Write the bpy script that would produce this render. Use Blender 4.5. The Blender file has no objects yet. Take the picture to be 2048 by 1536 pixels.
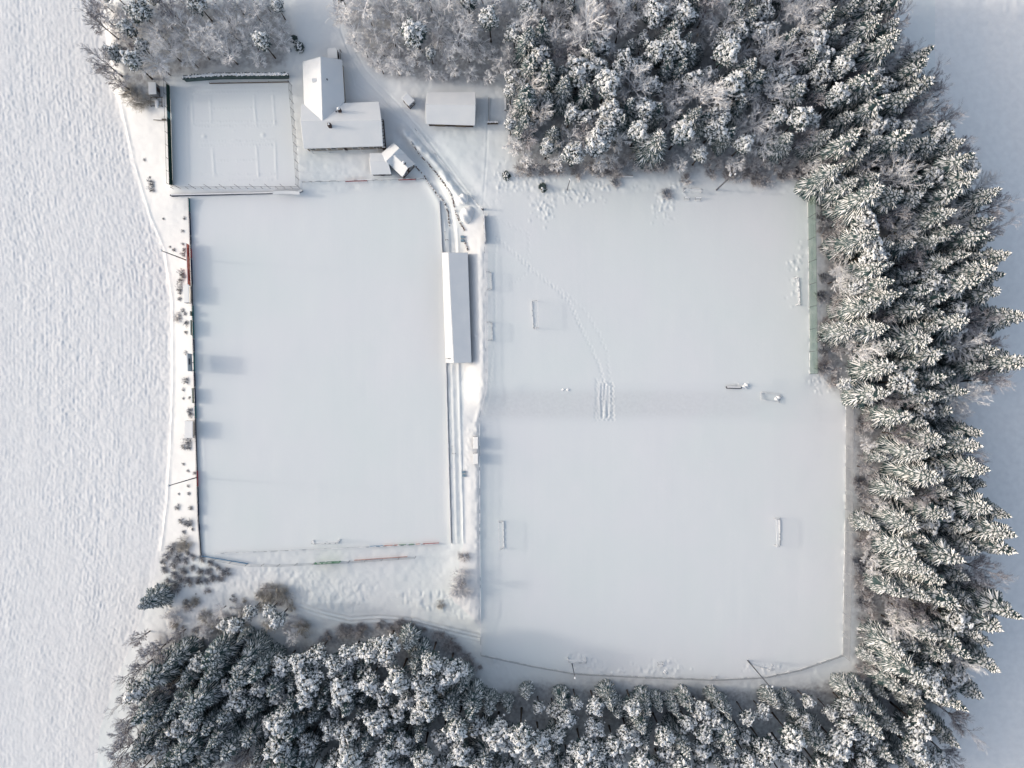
import bpy, bmesh, math, random
import numpy as np
from mathutils import Vector, Matrix

SC = bpy.context.scene
COL = SC.collection
S = 0.133          # metres per photo pixel at z = 0
H = 190.0          # camera height
PI = math.pi
R = math.radians

def P(px, py, z=0.0):
    """the world point at height z that stands under photo pixel (px, py)"""
    k = S * (1.0 - z / H)
    return Vector(((px - 1024.0) * k, (768.0 - py) * k, z))

# ------------------------------------------------------------------ materials
def mat(name, col, rough=0.8, spec=0.3, metal=0.0):
    m = bpy.data.materials.new(name); m.use_nodes = True
    b = m.node_tree.nodes['Principled BSDF']
    b.inputs['Base Color'].default_value = (*col, 1)
    b.inputs['Roughness'].default_value = rough
    b.inputs['Specular IOR Level'].default_value = spec
    b.inputs['Metallic'].default_value = metal
    return m

def noisy(name, c1, c2, scale=1.0, rough=0.85, lo=0.35, hi=0.65, bump=0.0, spec=0.2, stretch=(1, 1, 1), bscale=None):
    m = mat(name, c1, rough, spec)
    nt = m.node_tree; N = nt.nodes; L = nt.links
    b = N['Principled BSDF']
    tc = N.new('ShaderNodeTexCoord'); mp = N.new('ShaderNodeMapping'); mp.inputs['Scale'].default_value = stretch
    L.new(tc.outputs['Object'], mp.inputs['Vector'])
    n = N.new('ShaderNodeTexNoise'); n.inputs['Scale'].default_value = scale; n.inputs['Detail'].default_value = 5
    L.new(mp.outputs['Vector'], n.inputs['Vector'])
    mr = N.new('ShaderNodeMapRange'); mr.inputs['From Min'].default_value = lo; mr.inputs['From Max'].default_value = hi
    L.new(n.outputs['Fac'], mr.inputs['Value'])
    mx = N.new('ShaderNodeMix'); mx.data_type = 'RGBA'
    mx.inputs[6].default_value = (*c1, 1); mx.inputs[7].default_value = (*c2, 1)
    L.new(mr.outputs['Result'], mx.inputs[0]); L.new(mx.outputs[2], b.inputs['Base Color'])
    if bump:
        bn = N.new('ShaderNodeTexNoise'); bn.inputs['Scale'].default_value = bscale or scale * 4; bn.inputs['Detail'].default_value = 4
        L.new(mp.outputs['Vector'], bn.inputs['Vector'])
        bp = N.new('ShaderNodeBump'); bp.inputs['Strength'].default_value = 1.0; bp.inputs['Distance'].default_value = bump
        L.new(bn.outputs['Fac'], bp.inputs['Height']); L.new(bp.outputs['Normal'], b.inputs['Normal'])
    return m

def snow_on_top(name, under, snow=(0.80, 0.80, 0.82), lo=0.1, hi=0.5, patch=0.0, pscale=2.0):
    """snow lies where the surface faces up, the bare material shows on the sides"""
    m = mat(name, under, 0.85, 0.1)
    nt = m.node_tree; N = nt.nodes; L = nt.links
    b = N['Principled BSDF']
    g = N.new('ShaderNodeNewGeometry'); sp = N.new('ShaderNodeSeparateXYZ'); L.new(g.outputs['Normal'], sp.inputs[0])
    v = sp.outputs['Z']
    if patch:
        tc = N.new('ShaderNodeTexCoord'); n = N.new('ShaderNodeTexNoise'); n.inputs['Scale'].default_value = pscale
        L.new(tc.outputs['Object'], n.inputs['Vector'])
        ma = N.new('ShaderNodeMath'); ma.operation = 'MULTIPLY_ADD'; ma.inputs[1].default_value = patch
        L.new(n.outputs['Fac'], ma.inputs[0]); L.new(v, ma.inputs[2]); v = ma.outputs[0]
        lo += patch * 0.5; hi += patch * 0.5
    mr = N.new('ShaderNodeMapRange'); mr.inputs['From Min'].default_value = lo; mr.inputs['From Max'].default_value = hi
    L.new(v, mr.inputs['Value'])
    mx = N.new('ShaderNodeMix'); mx.data_type = 'RGBA'
    mx.inputs[6].default_value = (*under, 1); mx.inputs[7].default_value = (*snow, 1)
    L.new(mr.outputs['Result'], mx.inputs[0]); L.new(mx.outputs[2], b.inputs['Base Color'])
    return m

def netting(name, col, cover, wave=0.0):
    """a knotted net: mostly air, the cord is the coloured share"""
    m = mat(name, col, 0.8, 0.1)
    nt = m.node_tree; N = nt.nodes; L = nt.links
    b = N['Principled BSDF']; out = N['Material Output']
    t = N.new('ShaderNodeBsdfTransparent'); mx = N.new('ShaderNodeMixShader')
    tc = N.new('ShaderNodeTexCoord'); n = N.new('ShaderNodeTexNoise'); n.inputs['Scale'].default_value = 0.5
    mp = N.new('ShaderNodeMapping'); L.new(tc.outputs['Object'], mp.inputs['Vector']); L.new(mp.outputs['Vector'], n.inputs['Vector'])
    ma = N.new('ShaderNodeMath'); ma.operation = 'MULTIPLY_ADD'
    ma.inputs[1].default_value = 0.9 * cover; ma.inputs[2].default_value = cover * 0.5
    L.new(n.outputs['Fac'], ma.inputs[0]); L.new(ma.outputs[0], mx.inputs[0]); n.inputs['Detail'].default_value = 6; mp.inputs['Scale'].default_value = (1, 0.25, 2.5)
    L.new(t.outputs[0], mx.inputs[1]); L.new(b.outputs[0], mx.inputs[2]); L.new(mx.outputs[0], out.inputs['Surface'])
    return m

SNOW = (0.80, 0.81, 0.83)
M = {}
M['snow'] = noisy('snow', (0.785, 0.822, 0.82), (0.815, 0.825, 0.838), 0.035, 0.75, bump=0.012, bscale=3.0)
M['snow_rough'] = noisy('snow_rough', (0.835, 0.83, 0.835), (0.895, 0.888, 0.888), 0.6, 0.8, bump=0.03, bscale=4.0)
M['snow_roof'] = noisy('snow_roof', (0.78, 0.79, 0.80), (0.83, 0.83, 0.83), 0.25, 0.75, bump=0.02, bscale=1.5)
M['snow_clump'] = noisy('snow_clump', (0.80, 0.80, 0.81), (0.86, 0.86, 0.86), 1.5, 0.8)
M['snow_bank'] = noisy('snow_bank', (0.80, 0.805, 0.81), (0.85, 0.85, 0.85), 0.3, 0.8, bump=0.02, bscale=2.0)
def litter_shade_mix(m, dirt_shade=(0.25, 0.24, 0.25)):
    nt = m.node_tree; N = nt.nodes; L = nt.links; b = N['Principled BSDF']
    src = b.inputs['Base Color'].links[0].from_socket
    at = N.new('ShaderNodeAttribute'); at.attribute_name = 'litter_shade'
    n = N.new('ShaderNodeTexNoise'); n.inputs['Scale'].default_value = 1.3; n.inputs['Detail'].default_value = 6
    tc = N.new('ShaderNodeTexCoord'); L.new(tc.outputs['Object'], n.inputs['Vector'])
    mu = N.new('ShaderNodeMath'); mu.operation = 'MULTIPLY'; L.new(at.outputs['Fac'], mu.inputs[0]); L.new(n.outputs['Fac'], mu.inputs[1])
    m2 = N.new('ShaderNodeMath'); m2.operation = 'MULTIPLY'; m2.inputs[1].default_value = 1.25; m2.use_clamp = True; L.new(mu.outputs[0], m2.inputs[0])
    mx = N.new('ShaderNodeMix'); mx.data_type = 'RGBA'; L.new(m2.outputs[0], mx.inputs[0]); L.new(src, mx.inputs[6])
    mx.inputs[7].default_value = (*dirt_shade, 1); L.new(mx.outputs[2], b.inputs['Base Color'])
for k_ in ('snow', 'snow_rough', 'snow_bank'): litter_shade_mix(M[k_])
M['forest_floor'] = noisy('forest_floor', (0.46, 0.43, 0.44), (0.25, 0.215, 0.205), 0.35, 0.9, 0.4, 0.68, bump=0.05, bscale=1.2)
M['needle'] = noisy('spruce_needle', (0.044, 0.082, 0.085), (0.080, 0.122, 0.120), 0.8, 0.7)
M['needle_pine'] = noisy('pine_needle', (0.050, 0.082, 0.084), (0.088, 0.120, 0.115), 0.8, 0.7)
M['bark'] = noisy('bark', (0.045, 0.035, 0.030), (0.10, 0.075, 0.06), 2.0, 0.9)
M['frost'] = snow_on_top('frosted_twig', (0.14, 0.125, 0.135), (0.89, 0.88, 0.89), -0.55, 0.2)
M['frost_brown'] = snow_on_top('frosted_brown_twig', (0.12, 0.085, 0.08), (0.74, 0.72, 0.73), 0.0, 0.75)
M['frost_dark'] = snow_on_top('bare_dark_twig', (0.11, 0.095, 0.105), (0.64, 0.63, 0.67), 0.1, 0.85)
M['twig_straw'] = snow_on_top('straw_twig', (0.22, 0.18, 0.14), (0.74, 0.72, 0.68), 0.0, 0.75)
M['shrub_dark'] = snow_on_top('dark_shrub', (0.05, 0.052, 0.062), (0.76, 0.76, 0.80), 0.3, 0.9)

# ------------------------------------------------------------------ mesh helpers
class MB:
    def __init__(s): s.v = []; s.f = []; s.m = []
    def face(s, ids, m=0): s.f.append(ids); s.m.append(m)
    def add(s, vs): 
        n = len(s.v); s.v.extend(vs); return n
    def quad(s, a, b, c, d, m=0):
        n = s.add([a, b, c, d]); s.face((n, n + 1, n + 2, n + 3), m)
    def box(s, c, sx, sy, sz, rz=0.0, m=0, taper=1.0):
        """box standing on point c"""
        ca, sa = math.cos(rz), math.sin(rz)
        vs = []
        for z, k in ((0, 1.0), (sz, taper)):
            for x, y in ((-1, -1), (1, -1), (1, 1), (-1, 1)):
                X, Y = x * sx / 2 * k, y * sy / 2 * k
                vs.append((c[0] + X * ca - Y * sa, c[1] + X * sa + Y * ca, c[2] + z))
        n = s.add(vs)
        for f in ((3, 2, 1, 0), (4, 5, 6, 7), (0, 1, 5, 4), (1, 2, 6, 5), (2, 3, 7, 6), (3, 0, 4, 7)):
            s.face(tuple(n + i for i in f), m)
    def bar(s, a, b, w, h=None, m=0):
        """a beam of w x h from a to b"""
        a = Vector(a); b = Vector(b); h = h or w
        d = (b - a).normalized()
        side = d.cross(Vector((0, 0, 1)))
        side = Vector((1, 0, 0)) if side.length < 1e-3 else side.normalized()
        up = side.cross(d).normalized()
        vs = []
        for p in (a, b):
            for x, y in ((-1, -1), (1, -1), (1, 1), (-1, 1)):
                vs.append(tuple(p + side * (x * w / 2) + up * (y * h / 2)))
        n = s.add(vs)
        for f in ((0, 1, 2, 3), (7, 6, 5, 4), (0, 4, 5, 1), (1, 5, 6, 2), (2, 6, 7, 3), (3, 7, 4, 0)):
            s.face(tuple(n + i for i in f), m)
    def tube(s, pts, rads, sides=6, m=0, cap=True):
        pts = [Vector(p) for p in pts]; rings = []
        for i, p in enumerate(pts):
            d = (pts[min(i + 1, len(pts) - 1)] - pts[max(i - 1, 0)]).normalized()
            a = d.cross(Vector((0, 0, 1)))
            a = Vector((1, 0, 0)) if a.length < 1e-3 else a.normalized()
            b = a.cross(d)
            rings.append(s.add([tuple(p + a * (math.cos(t) * rads[i]) + b * (math.sin(t) * rads[i])) for t in [2 * PI * k / sides for k in range(sides)]]))
        for i in range(len(rings) - 1):
            for k in range(sides):
                j = (k + 1) % sides
                s.face((rings[i] + k, rings[i] + j, rings[i + 1] + j, rings[i + 1] + k), m)
        if cap:
            s.face(tuple(rings[-1] + k for k in range(sides)), m)
            s.face(tuple(rings[0] + k for k in reversed(range(sides))), m)
    def mesh(s, name, mats, smooth=False):
        me = bpy.data.meshes.new(name)
        me.from_pydata([tuple(v) for v in s.v], [], s.f)
        for m in (mats if isinstance(mats, (list, tuple)) else [mats]): me.materials.append(m)
        me.polygons.foreach_set('material_index', s.m)
        if smooth: me.polygons.foreach_set('use_smooth', [True] * len(s.f))
        me.update()
        return me
    def build(s, name, mats, parent=None, loc=None, smooth=False):
        o = bpy.data.objects.new(name, s.mesh(name, mats, smooth)); COL.objects.link(o)
        if loc is not None: o.location = loc
        if parent is not None: o.parent = parent
        return o

def tag(o, label, cat, group=None, kind=None):
    o['label'] = label; o['category'] = cat
    if group: o['group'] = group
    if kind: o['kind'] = kind
    return o
def thing(name, label, cat, loc=(0, 0, 0), rz=0.0, group=None, kind=None):
    o = bpy.data.objects.new(name, None); COL.objects.link(o)
    o.location = loc; o.rotation_euler = (0, 0, rz); o.empty_display_size = 0.3
    return tag(o, label, cat, group, kind)
def dup(o, loc=None, rz=None, scale=None, label=None, group=None, parent=None):
    c = o.copy(); COL.objects.link(c)
    if parent is not None: c.parent = parent
    if loc is not None: c.location = loc
    if rz is not None: c.rotation_euler = (0, 0, rz)
    if scale is not None: c.scale = (scale, scale, scale)
    if label: c['label'] = label
    if group: c['group'] = group
    for ch in o.children: dup(ch, parent=c)
    return c

# ------------------------------------------------------------------ numpy rasters
def vnoise(xs, ys, cx, cy, seed):
    """smooth value noise in [-1, 1] on the grid xs, ys; cells of cx, cy"""
    r = np.random.RandomState(seed)
    nx = int((xs[-1] - xs[0]) / cx) + 4; ny = int((ys[-1] - ys[0]) / cy) + 4
    g = r.uniform(-1, 1, (ny, nx))
    def ax(a, c, n):
        t = (a - a[0]) / c; i = np.clip(t.astype(int), 0, n - 2); f = np.clip(t - i, 0, 1); f = f * f * (3 - 2 * f)
        return i, f
    ix, fx = ax(xs, cx, nx); iy, fy = ax(ys, cy, ny)
    a = g[iy][:, ix]; b = g[iy][:, ix + 1]; c = g[iy + 1][:, ix]; d = g[iy + 1][:, ix + 1]
    fx = fx[None, :]; fy = fy[:, None]
    return (a * (1 - fx) + b * fx) * (1 - fy) + (c * (1 - fx) + d * fx) * fy

def inpoly(X, Y, poly):
    """X, Y same-shape arrays"""
    ins = np.zeros(X.shape, bool)
    n = len(poly); j = n - 1
    for i in range(n):
        xi, yi = poly[i]; xj, yj = poly[j]
        if yi != yj:
            c = ((yi > Y) != (yj > Y)) & (X < (xj - xi) * (Y - yi) / (yj - yi) + xi)
            ins ^= c
        j = i
    return ins

def blur(a, n=1):
    for _ in range(n):
        p = np.pad(a, 1, mode='edge')
        a = (p[1:-1, 1:-1] * 4 + (p[:-2, 1:-1] + p[2:, 1:-1] + p[1:-1, :-2] + p[1:-1, 2:]) * 2 + p[:-2, :-2] + p[2:, 2:] + p[:-2, 2:] + p[2:, :-2]) / 16
    return a
# ------------------------------------------------------------------ the snow-covered ground: heights
FIELD_EDGE = [(205, -260), (215, 20), (236, 180), (250, 240), (270, 330), (300, 430), (330, 500), (345, 600), (346, 760), (341, 900), (335, 1000), (322, 1100), (300, 1190), (262, 1290), (225, 1380), (200, 1460), (170, 1800)]
PITCH = [(383, 397), (600, 392), (846, 365), (881, 412), (889, 560), (903, 1088), (880, 1092), (430, 1106), (404, 1108), (397, 1000), (391, 780), (387, 600)]
TENNIS = [(342, 172), (583, 166), (601, 380), (344, 380)]
UPPER = [(978, 440), (1015, 395), (1060, 385), (1611, 390), (1616, 765), (976, 775)]
LOWER = [(963, 846), (1000, 842), (1688, 842), (1682, 1306), (1600, 1336), (1520, 1352), (1430, 1354), (1150, 1340), (966, 1306)]
WOODS = {
 'grove': [(222, 10), (232, 160), (262, 190), (300, 175), (345, 150), (400, 138), (572, 134), (578, 60), (560, 10)],
 'barn':  [(692, 5), (706, 80), (740, 130), (770, 150), (840, 158), (1000, 168), (1012, 5)],
 'upper': [(1012, 5), (1012, 180), (1025, 310), (1060, 338), (1130, 342), (1240, 345), (1390, 340), (1500, 345), (1615, 362), (1615, 5)],
 'corner': [(1615, 5), (1615, 375), (1660, 400), (1900, 372), (1876, 310), (1852, 250), (1820, 190), (1784, 120), (1746, 60), (1732, 5)],
 'net':   [(1650, 400), (1900, 372), (1944, 420), (1936, 500), (1928, 560), (1944, 640), (1936, 740), (1900, 800), (1705, 800), (1660, 780)],
 'fence': [(1712, 800), (1900, 800), (1882, 880), (1918, 930), (1920, 1040), (1926, 1140), (1918, 1240), (1904, 1320), (1884, 1360), (1706, 1350), (1716, 1290)],
 'south': [(965, 1392), (1050, 1370), (1160, 1376), (1500, 1384), (1640, 1372), (1706, 1352), (1884, 1360), (1872, 1430), (1858, 1530), (965, 1530)],
 'lane':  [(620, 1290), (700, 1265), (800, 1255), (880, 1282), (935, 1310), (965, 1395), (965, 1530), (620, 1530)],
 'southwest': [(318, 1262), (380, 1275), (480, 1272), (560, 1290), (620, 1290), (620, 1530), (292, 1530), (285, 1430), (300, 1330)],
}
gx = np.arange(-130, 2181, 8.0); gy = np.arange(-130, 1669, 8.0)
GX, GY = np.meshgrid(gx, gy)
zc = np.zeros(GX.shape); known = np.zeros(GX.shape, bool)
def setz(poly, z):
    k = inpoly(GX, GY, poly); zc[k] = z; known[k] = True
for nm, z in (('grove', 1.2), ('barn', 2.6), ('upper', 2.6), ('corner', 2.3), ('net', 2.1), ('fence', 0.4), ('south', -0.3), ('lane', -0.6), ('southwest', -1.6)):
    setz(WOODS[nm], z)
setz([(-400, -400)] + FIELD_EDGE + [(-400, 1800)], -2.6)
setz([(1960, -400), (1960, 100), (2060, 400), (2080, 700), (2060, 1300), (1990, 1500), (1960, 1800), (2400, 1800), (2400, -400)], 0.0)
setz(PITCH, 0.0); setz(TENNIS, 1.0); setz(UPPER, 2.5); setz(LOWER, 0.4)
setz([(955, 500), (967, 490), (971, 770), (960, 800), (952, 800)], 2.6); setz([(947, 850), (957, 840), (958, 1240), (948, 1240)], 1.25)
setz([(604, 100), (690, 100), (770, 215), (800, 280), (790, 358), (604, 358)], 1.2)
setz([(580, -100), (670, -100), (690, 60), (604, 100)], 1.6)
setz([(800, 180), (1005, 190), (1005, 330), (975, 390)], 2.5)
setz([(806, 285), (845, 330), (880, 385), (905, 440), (928, 500), (930, 1090), (910, 1090), (908, 505), (892, 440), (850, 345)], 0.55)
setz([(430, 1112), (880, 1096), (890, 1140), (700, 1160), (520, 1140)], -0.1)
setz([(590, 1205), (700, 1235), (820, 1225), (955, 1262), (955, 1280), (820, 1244), (700, 1250)], -0.3)
# relax the slopes between the levels
zz = zc.copy(); zz[~known] = 0.8
for it in range(900):
    p = np.pad(zz, 1, mode='edge')
    q = (p[:-2, 1:-1] + p[2:, 1:-1] + p[1:-1, :-2] + p[1:-1, 2:]) / 4
    zz = np.where(known, zc, q)
zz = blur(zz, 1)

step = 2.0
xs = np.arange(-60, 2109, step); ys = np.arange(-60, 1597, step)
def bil(a, x, y):
    tx = np.clip((x - gx[0]) / 8.0, 0, len(gx) - 1.001); ty = np.clip((y - gy[0]) / 8.0, 0, len(gy) - 1.001)
    ix = tx.astype(int); iy = ty.astype(int); fx = (tx - ix)[None, :]; fy = (ty - iy)[:, None]
    A = a[iy][:, ix]; B = a[iy][:, ix + 1]; Cc = a[iy + 1][:, ix]; D = a[iy + 1][:, ix + 1]
    return (A * (1 - fx) + B * fx) * (1 - fy) + (Cc * (1 - fx) + D * fx) * fy
X, Y = np.meshgrid(xs, ys)
Z = blur(bil(zz, xs, ys), 2)

def segdist(px, py, a, b):
    ax, ay = a; bx, by = b
    t = np.clip(((px - ax) * (bx - ax) + (py - ay) * (by - ay)) / ((bx - ax) ** 2 + (by - ay) ** 2 + 1e-9), 0, 1)
    return np.hypot(px - ax - t * (bx - ax), py - ay - t * (by - ay))
def polydist(pts, X_=None, Y_=None):
    X_ = X if X_ is None else X_; Y_ = Y if Y_ is None else Y_
    d = np.full(X_.shape, 1e9)
    for a, b in zip(pts[:-1], pts[1:]): d = np.minimum(d, segdist(X_, Y_, a, b))
    return d
def bump_at(x, y, r, dz, sy=1.0):
    """a dent or lump of radius r pixels"""
    i0, i1 = np.searchsorted(xs, (x - 3 * r, x + 3 * r)); j0, j1 = np.searchsorted(ys, (y - 3 * r * sy, y + 3 * r * sy))
    if i1 <= i0 or j1 <= j0: return
    xx = xs[i0:i1][None, :] - x; yy = (ys[j0:j1][:, None] - y) / sy
    Z[j0:j1, i0:i1] += dz * np.exp(-(xx * xx + yy * yy) / (2 * (r * 0.6) ** 2))

mask = lambda poly: blur(inpoly(X, Y, poly).astype(float), 3)
m_field = mask([(-400, -400)] + FIELD_EDGE + [(-400, 1800)])
m_pitch = mask(PITCH); m_up = mask(UPPER); m_lo = mask(LOWER)
m_flat = np.clip(m_pitch + m_up + m_lo + mask(TENNIS), 0, 1)
# ploughed field under the snow: clods in faint rows
clod = vnoise(xs, ys, 7, 8, 1) * 0.5 + vnoise(xs, ys, 3.6, 4.6, 2) * 0.75 - 0.5 * np.clip(vnoise(xs, ys, 6, 9, 41) - 0.45, 0, 1) + vnoise(xs, ys, 13, 40, 3) * 0.28
amp = np.clip(0.75 + 0.25 * vnoise(xs, ys, 60, 90, 4) + 0.12 * np.sin(Y / 300.0), 0.3, 1.2)
fe_ = np.interp(ys, [p[1] for p in FIELD_EDGE], [p[0] for p in FIELD_EDGE])[:, None]
furrow = np.sin(2 * PI * (X - 0.55 * (fe_ - 300) + 2.2 * vnoise(xs, ys, 30, 45, 44)) / 8.0)
clod = 0.85 * clod + 0.30 * furrow * (0.6 + 0.6 * vnoise(xs, ys, 9, 14, 45))
Z += m_field * (0.105 * amp * clod + 0.035 * vnoise(xs, ys, 26, 160, 5))
# drifted, slightly lumpy snow elsewhere
other = np.clip(1 - m_field - m_flat - 0.9 * blur(mask([(966, 768), (1690, 768), (1690, 848), (962, 848)]), 4), 0, 1)
Z += other * (0.05 * vnoise(xs, ys, 16, 16, 6) + 0.035 * vnoise(xs, ys, 7, 7, 7))
# pitches: mowing and roller lines under the snow, very faint wind crust
line = vnoise(xs, ys, 4, 260, 8) * 0.0032 + vnoise(xs, ys, 12, 300, 9) * 0.003 + vnoise(xs, ys, 24, 40, 46) * 0.012
Z += (m_pitch + m_up + m_lo) * (line + 0.03 * vnoise(xs, ys, 90, 110, 10) + 0.004 * vnoise(xs, ys, 5, 5, 11))
# slope strip between the two training pitches, rough brush snow; mask reused for its painted shade
m_strip = blur(mask([(974, 784), (1480, 784), (1560, 800), (1500, 832), (966, 836)]), 14) * np.clip((1720 - X) / 420.0, 0, 1)
Z += m_strip * (0.008 * vnoise(xs, ys, 9, 14, 12) + 0.007 * vnoise(xs, ys, 4, 5, 13))
m_brush = mask([(790, 1185), (930, 1180), (955, 1245), (900, 1235), (800, 1205)])
m_brush2 = mask([(330, 1150), (600, 1140), (760, 1170), (700, 1235), (590, 1190), (580, 1290), (330, 1290)])
m_brush3 = mask([(480, 1130), (640, 1150), (660, 1215), (520, 1220)])
Z += m_brush * (0.17 * np.abs(vnoise(xs, ys, 9, 16, 14)) + 0.06 * vnoise(xs, ys, 4, 7, 15))
Z += np.clip(m_brush2 + m_brush3, 0, 1) * (0.08 * vnoise(xs, ys, 9, 12, 16) + 0.06 * vnoise(xs, ys, 4, 6, 17))
# ledge where the field meets the bank
Z += 0.14 * np.exp(-(polydist(FIELD_EDGE[2:12]) / 3.0) ** 2)
# ridge of ploughed snow beside the sunken path
RIDGE = [(806, 262), (832, 290), (862, 318), (888, 350), (908, 380), (920, 400)]
d = polydist(RIDGE); Z += 1.1 * np.exp(-(d / 8.5) ** 2) * (1 + 0.35 * vnoise(xs, ys, 10, 10, 18))
# the sunken path itself
PATHL = [(806, 285), (845, 330), (880, 385), (896, 420), (904, 470), (906, 500)]
d = polydist(PATHL); Z -= 0.35 * np.exp(-(d / 9.0) ** 4)
# standing terraces: two kerb ridges and a strip drifted between them
for x0, x1, hgt in ((896, 907, 0.14), (917, 928, 0.2), (904, 915, 0.12)):
    d = polydist([(x0, 728), (x1 - 1, 1085)]); Z += hgt * np.exp(-(d / 2.2) ** 2)
for x0 in (897, 914):
    d = polydist([(x0, 458), (x0 + 2, 503)]); Z += 0.16 * np.exp(-(d / 2.2) ** 2)
# bank crest along the fence, scuffed
Z += 0.12 * np.exp(-(polydist([(962, 480), (966, 770), (954, 840), (956, 1240)]) / 5.0) ** 2) * (1 + vnoise(xs, ys, 6, 9, 19))

rng = random.Random(5)
def trail(pts, stride=5.2, depth=0.10, gap=1.6, r=1.8, jit=0.8):
    k = 0
    for (ax, ay), (bx, by) in zip(pts[:-1], pts[1:]):
        L = math.hypot(bx - ax, by - ay); n = max(1, int(L / stride)); ux, uy = (bx - ax) / L, (by - ay) / L
        for i in range(n):
            t = (i + 0.5) / n; k += 1; sg = gap if k % 2 else -gap
            x = ax + (bx - ax) * t - uy * sg + rng.uniform(-jit, jit); y = ay + (by - ay) * t + ux * sg + rng.uniform(-jit, jit)
            bump_at(x, y, r, -depth * rng.uniform(0.7, 1.3)); bump_at(x + 2.2, y + 0.6, r, depth * 0.35)
def rut(pts, w=1.8, depth=0.08):
    depth *= 1.35
    d = polydist(pts); Z[:] -= depth * np.exp(-(d / w) ** 2) - 0.4 * depth * np.exp(-((d - 2.4 * w) / w) ** 2)
trail([(967, 422), (980, 452), (993, 475), (1010, 490), (1060, 535), (1105, 572), (1140, 605), (1150, 630), (1165, 660), (1185, 700), (1203, 740), (1208, 770)], 4.6, 0.13)
trail([(1105, 570), (1140, 592), (1172, 625), (1200, 670), (1215, 705), (1220, 760)], 5.5, 0.08)
trail([(978, 430), (1020, 450), (1058, 466), (1060, 490), (1056, 530)], 5.5, 0.07)
trail([(1062, 536), (1045, 555), (1024, 566)], 5.0, 0.08)
trail([(993, 475), (990, 560), (991, 660), (984, 720), (978, 790), (968, 830)], 5.0, 0.07, 0.8)
trail([(972, 418), (990, 400), (1004, 393)], 4.5, 0.07)
trail([(968, 500), (975, 640), (973, 760)], 5.0, 0.05, 0.8)
trail([(925, 730), (928, 800), (920, 880)], 5.0, 0.07)
for i in range(11):      # people and sledges down the slope
    x = 1194 + i * 3.3
    if i in (3, 4, 6, 7): rut([(x + rng.uniform(-2, 2) + (1210 - x) * 0.3, 772 + rng.uniform(-6, 8)), (x + rng.uniform(-1, 1), 800), (x + rng.uniform(-3, 3), 842 - rng.uniform(0, 12))], 1.5, 0.10)
    else: trail([(x + rng.uniform(-2, 2), 756 + rng.uniform(0, 10)), (x + rng.uniform(-2, 2), 800), (x + rng.uniform(-3, 3), 842)], 4.6, 0.13, 1.2)
# wheel ruts through the yard
rut([(668, -60), (672, 20), (684, 70), (700, 110), (722, 150), (752, 182), (790, 222), (826, 262), (866, 312), (915, 372), (958, 416)], 1.5, 0.11)
rut([(690, -60), (690, 40), (706, 95), (730, 138), (760, 172), (800, 212), (842, 262), (890, 325), (940, 392)], 1.5, 0.08)
rut([(700, 120), (712, 170), (724, 178), (760, 205), (800, 235)], 1.3, 0.06)
rut([(976, 200), (974, 300), (966, 410)], 1.3, 0.04)
rut([(770, 205), (790, 208), (800, 222)], 1.3, 0.05)
for y0 in (0, 7):
    rut([(600, 1208 + y0), (640, 1222 + y0), (700, 1236 + y0), (760, 1232 + y0), (830, 1238 + y0), (900, 1256 + y0), (958, 1270 + y0)], 1.8, 0.10)
# snow that fell from branches onto the pitch edge
for (cx, cy, w, h_, n) in ((1088, 412, 26, 34, 70), (1150, 390, 44, 14, 60), (1330, 408, 22, 30, 55), (1040, 366, 50, 14, 40), (1085, 360, 30, 12, 30), (1360, 372, 30, 16, 35), (1200, 372, 60, 10, 45), (1000, 360, 14, 30, 25), (1640, 770, 30, 26, 30), (1590, 540, 14, 60, 40), (1320, 1335, 60, 14, 45), (1210, 1338, 50, 12, 35), (1150, 1318, 40, 10, 20), (1540, 1338, 50, 10, 25), (985, 1325, 30, 14, 26), (1490, 772, 18, 8, 14), (940, 905, 14, 40, 30), (950, 670, 6, 12, 12)):
    for _ in range(n):
        x = rng.gauss(cx, w / 2); y = rng.gauss(cy, h_ / 2)
        bump_at(x, y, rng.uniform(1.5, 2.8), rng.choice((-0.08, 0.09, 0.12)), rng.uniform(0.8, 1.8))
# tennis court: lines and hare tracks under thin snow
def dotline(a, b, n, dz=0.06, r=1.7):
    for i in range(n):
        t = (i + 0.5) / n; bump_at(a[0] + (b[0] - a[0]) * t + rng.uniform(-.5, .5), a[1] + (b[1] - a[1]) * t + rng.uniform(-.6, .6), r, dz * rng.uniform(0.6, 1.3))
for a, b in (((420, 192), (423, 245)), ((508, 190), (512, 250)), ((546, 192), (550, 250)), ((425, 298), (429, 352)), ((513, 294), (517, 352)), ((550, 282), (553, 358)), ((383, 192), (386, 250)), ((373, 200), (378, 362))):
    d = polydist([a, b]); Z += 0.06 * np.exp(-(d / 1.6) ** 2) * (1 + 0.5 * vnoise(xs, ys, 6, 6, 43))
for y0, x0, x1 in ((245, 388, 552), (254, 388, 548), (283, 398, 548), (292, 400, 545), (218, 424, 510), (322, 432, 514), (350, 400, 550), (361, 400, 545), (186, 380, 560), (178, 372, 570)):
    dotline((x0, y0 + rng.uniform(-1, 1)), (x1, y0 - 2), int((x1 - x0) / 6.0), 0.10, 1.9)
for x0, y0 in ((408, 273), (526, 270)): bump_at(x0, y0, 4.0, 0.14)
for x0, y0 in ((468, 262), (470, 280)): bump_at(x0, y0, 3, 0.07, 0.6)

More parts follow.
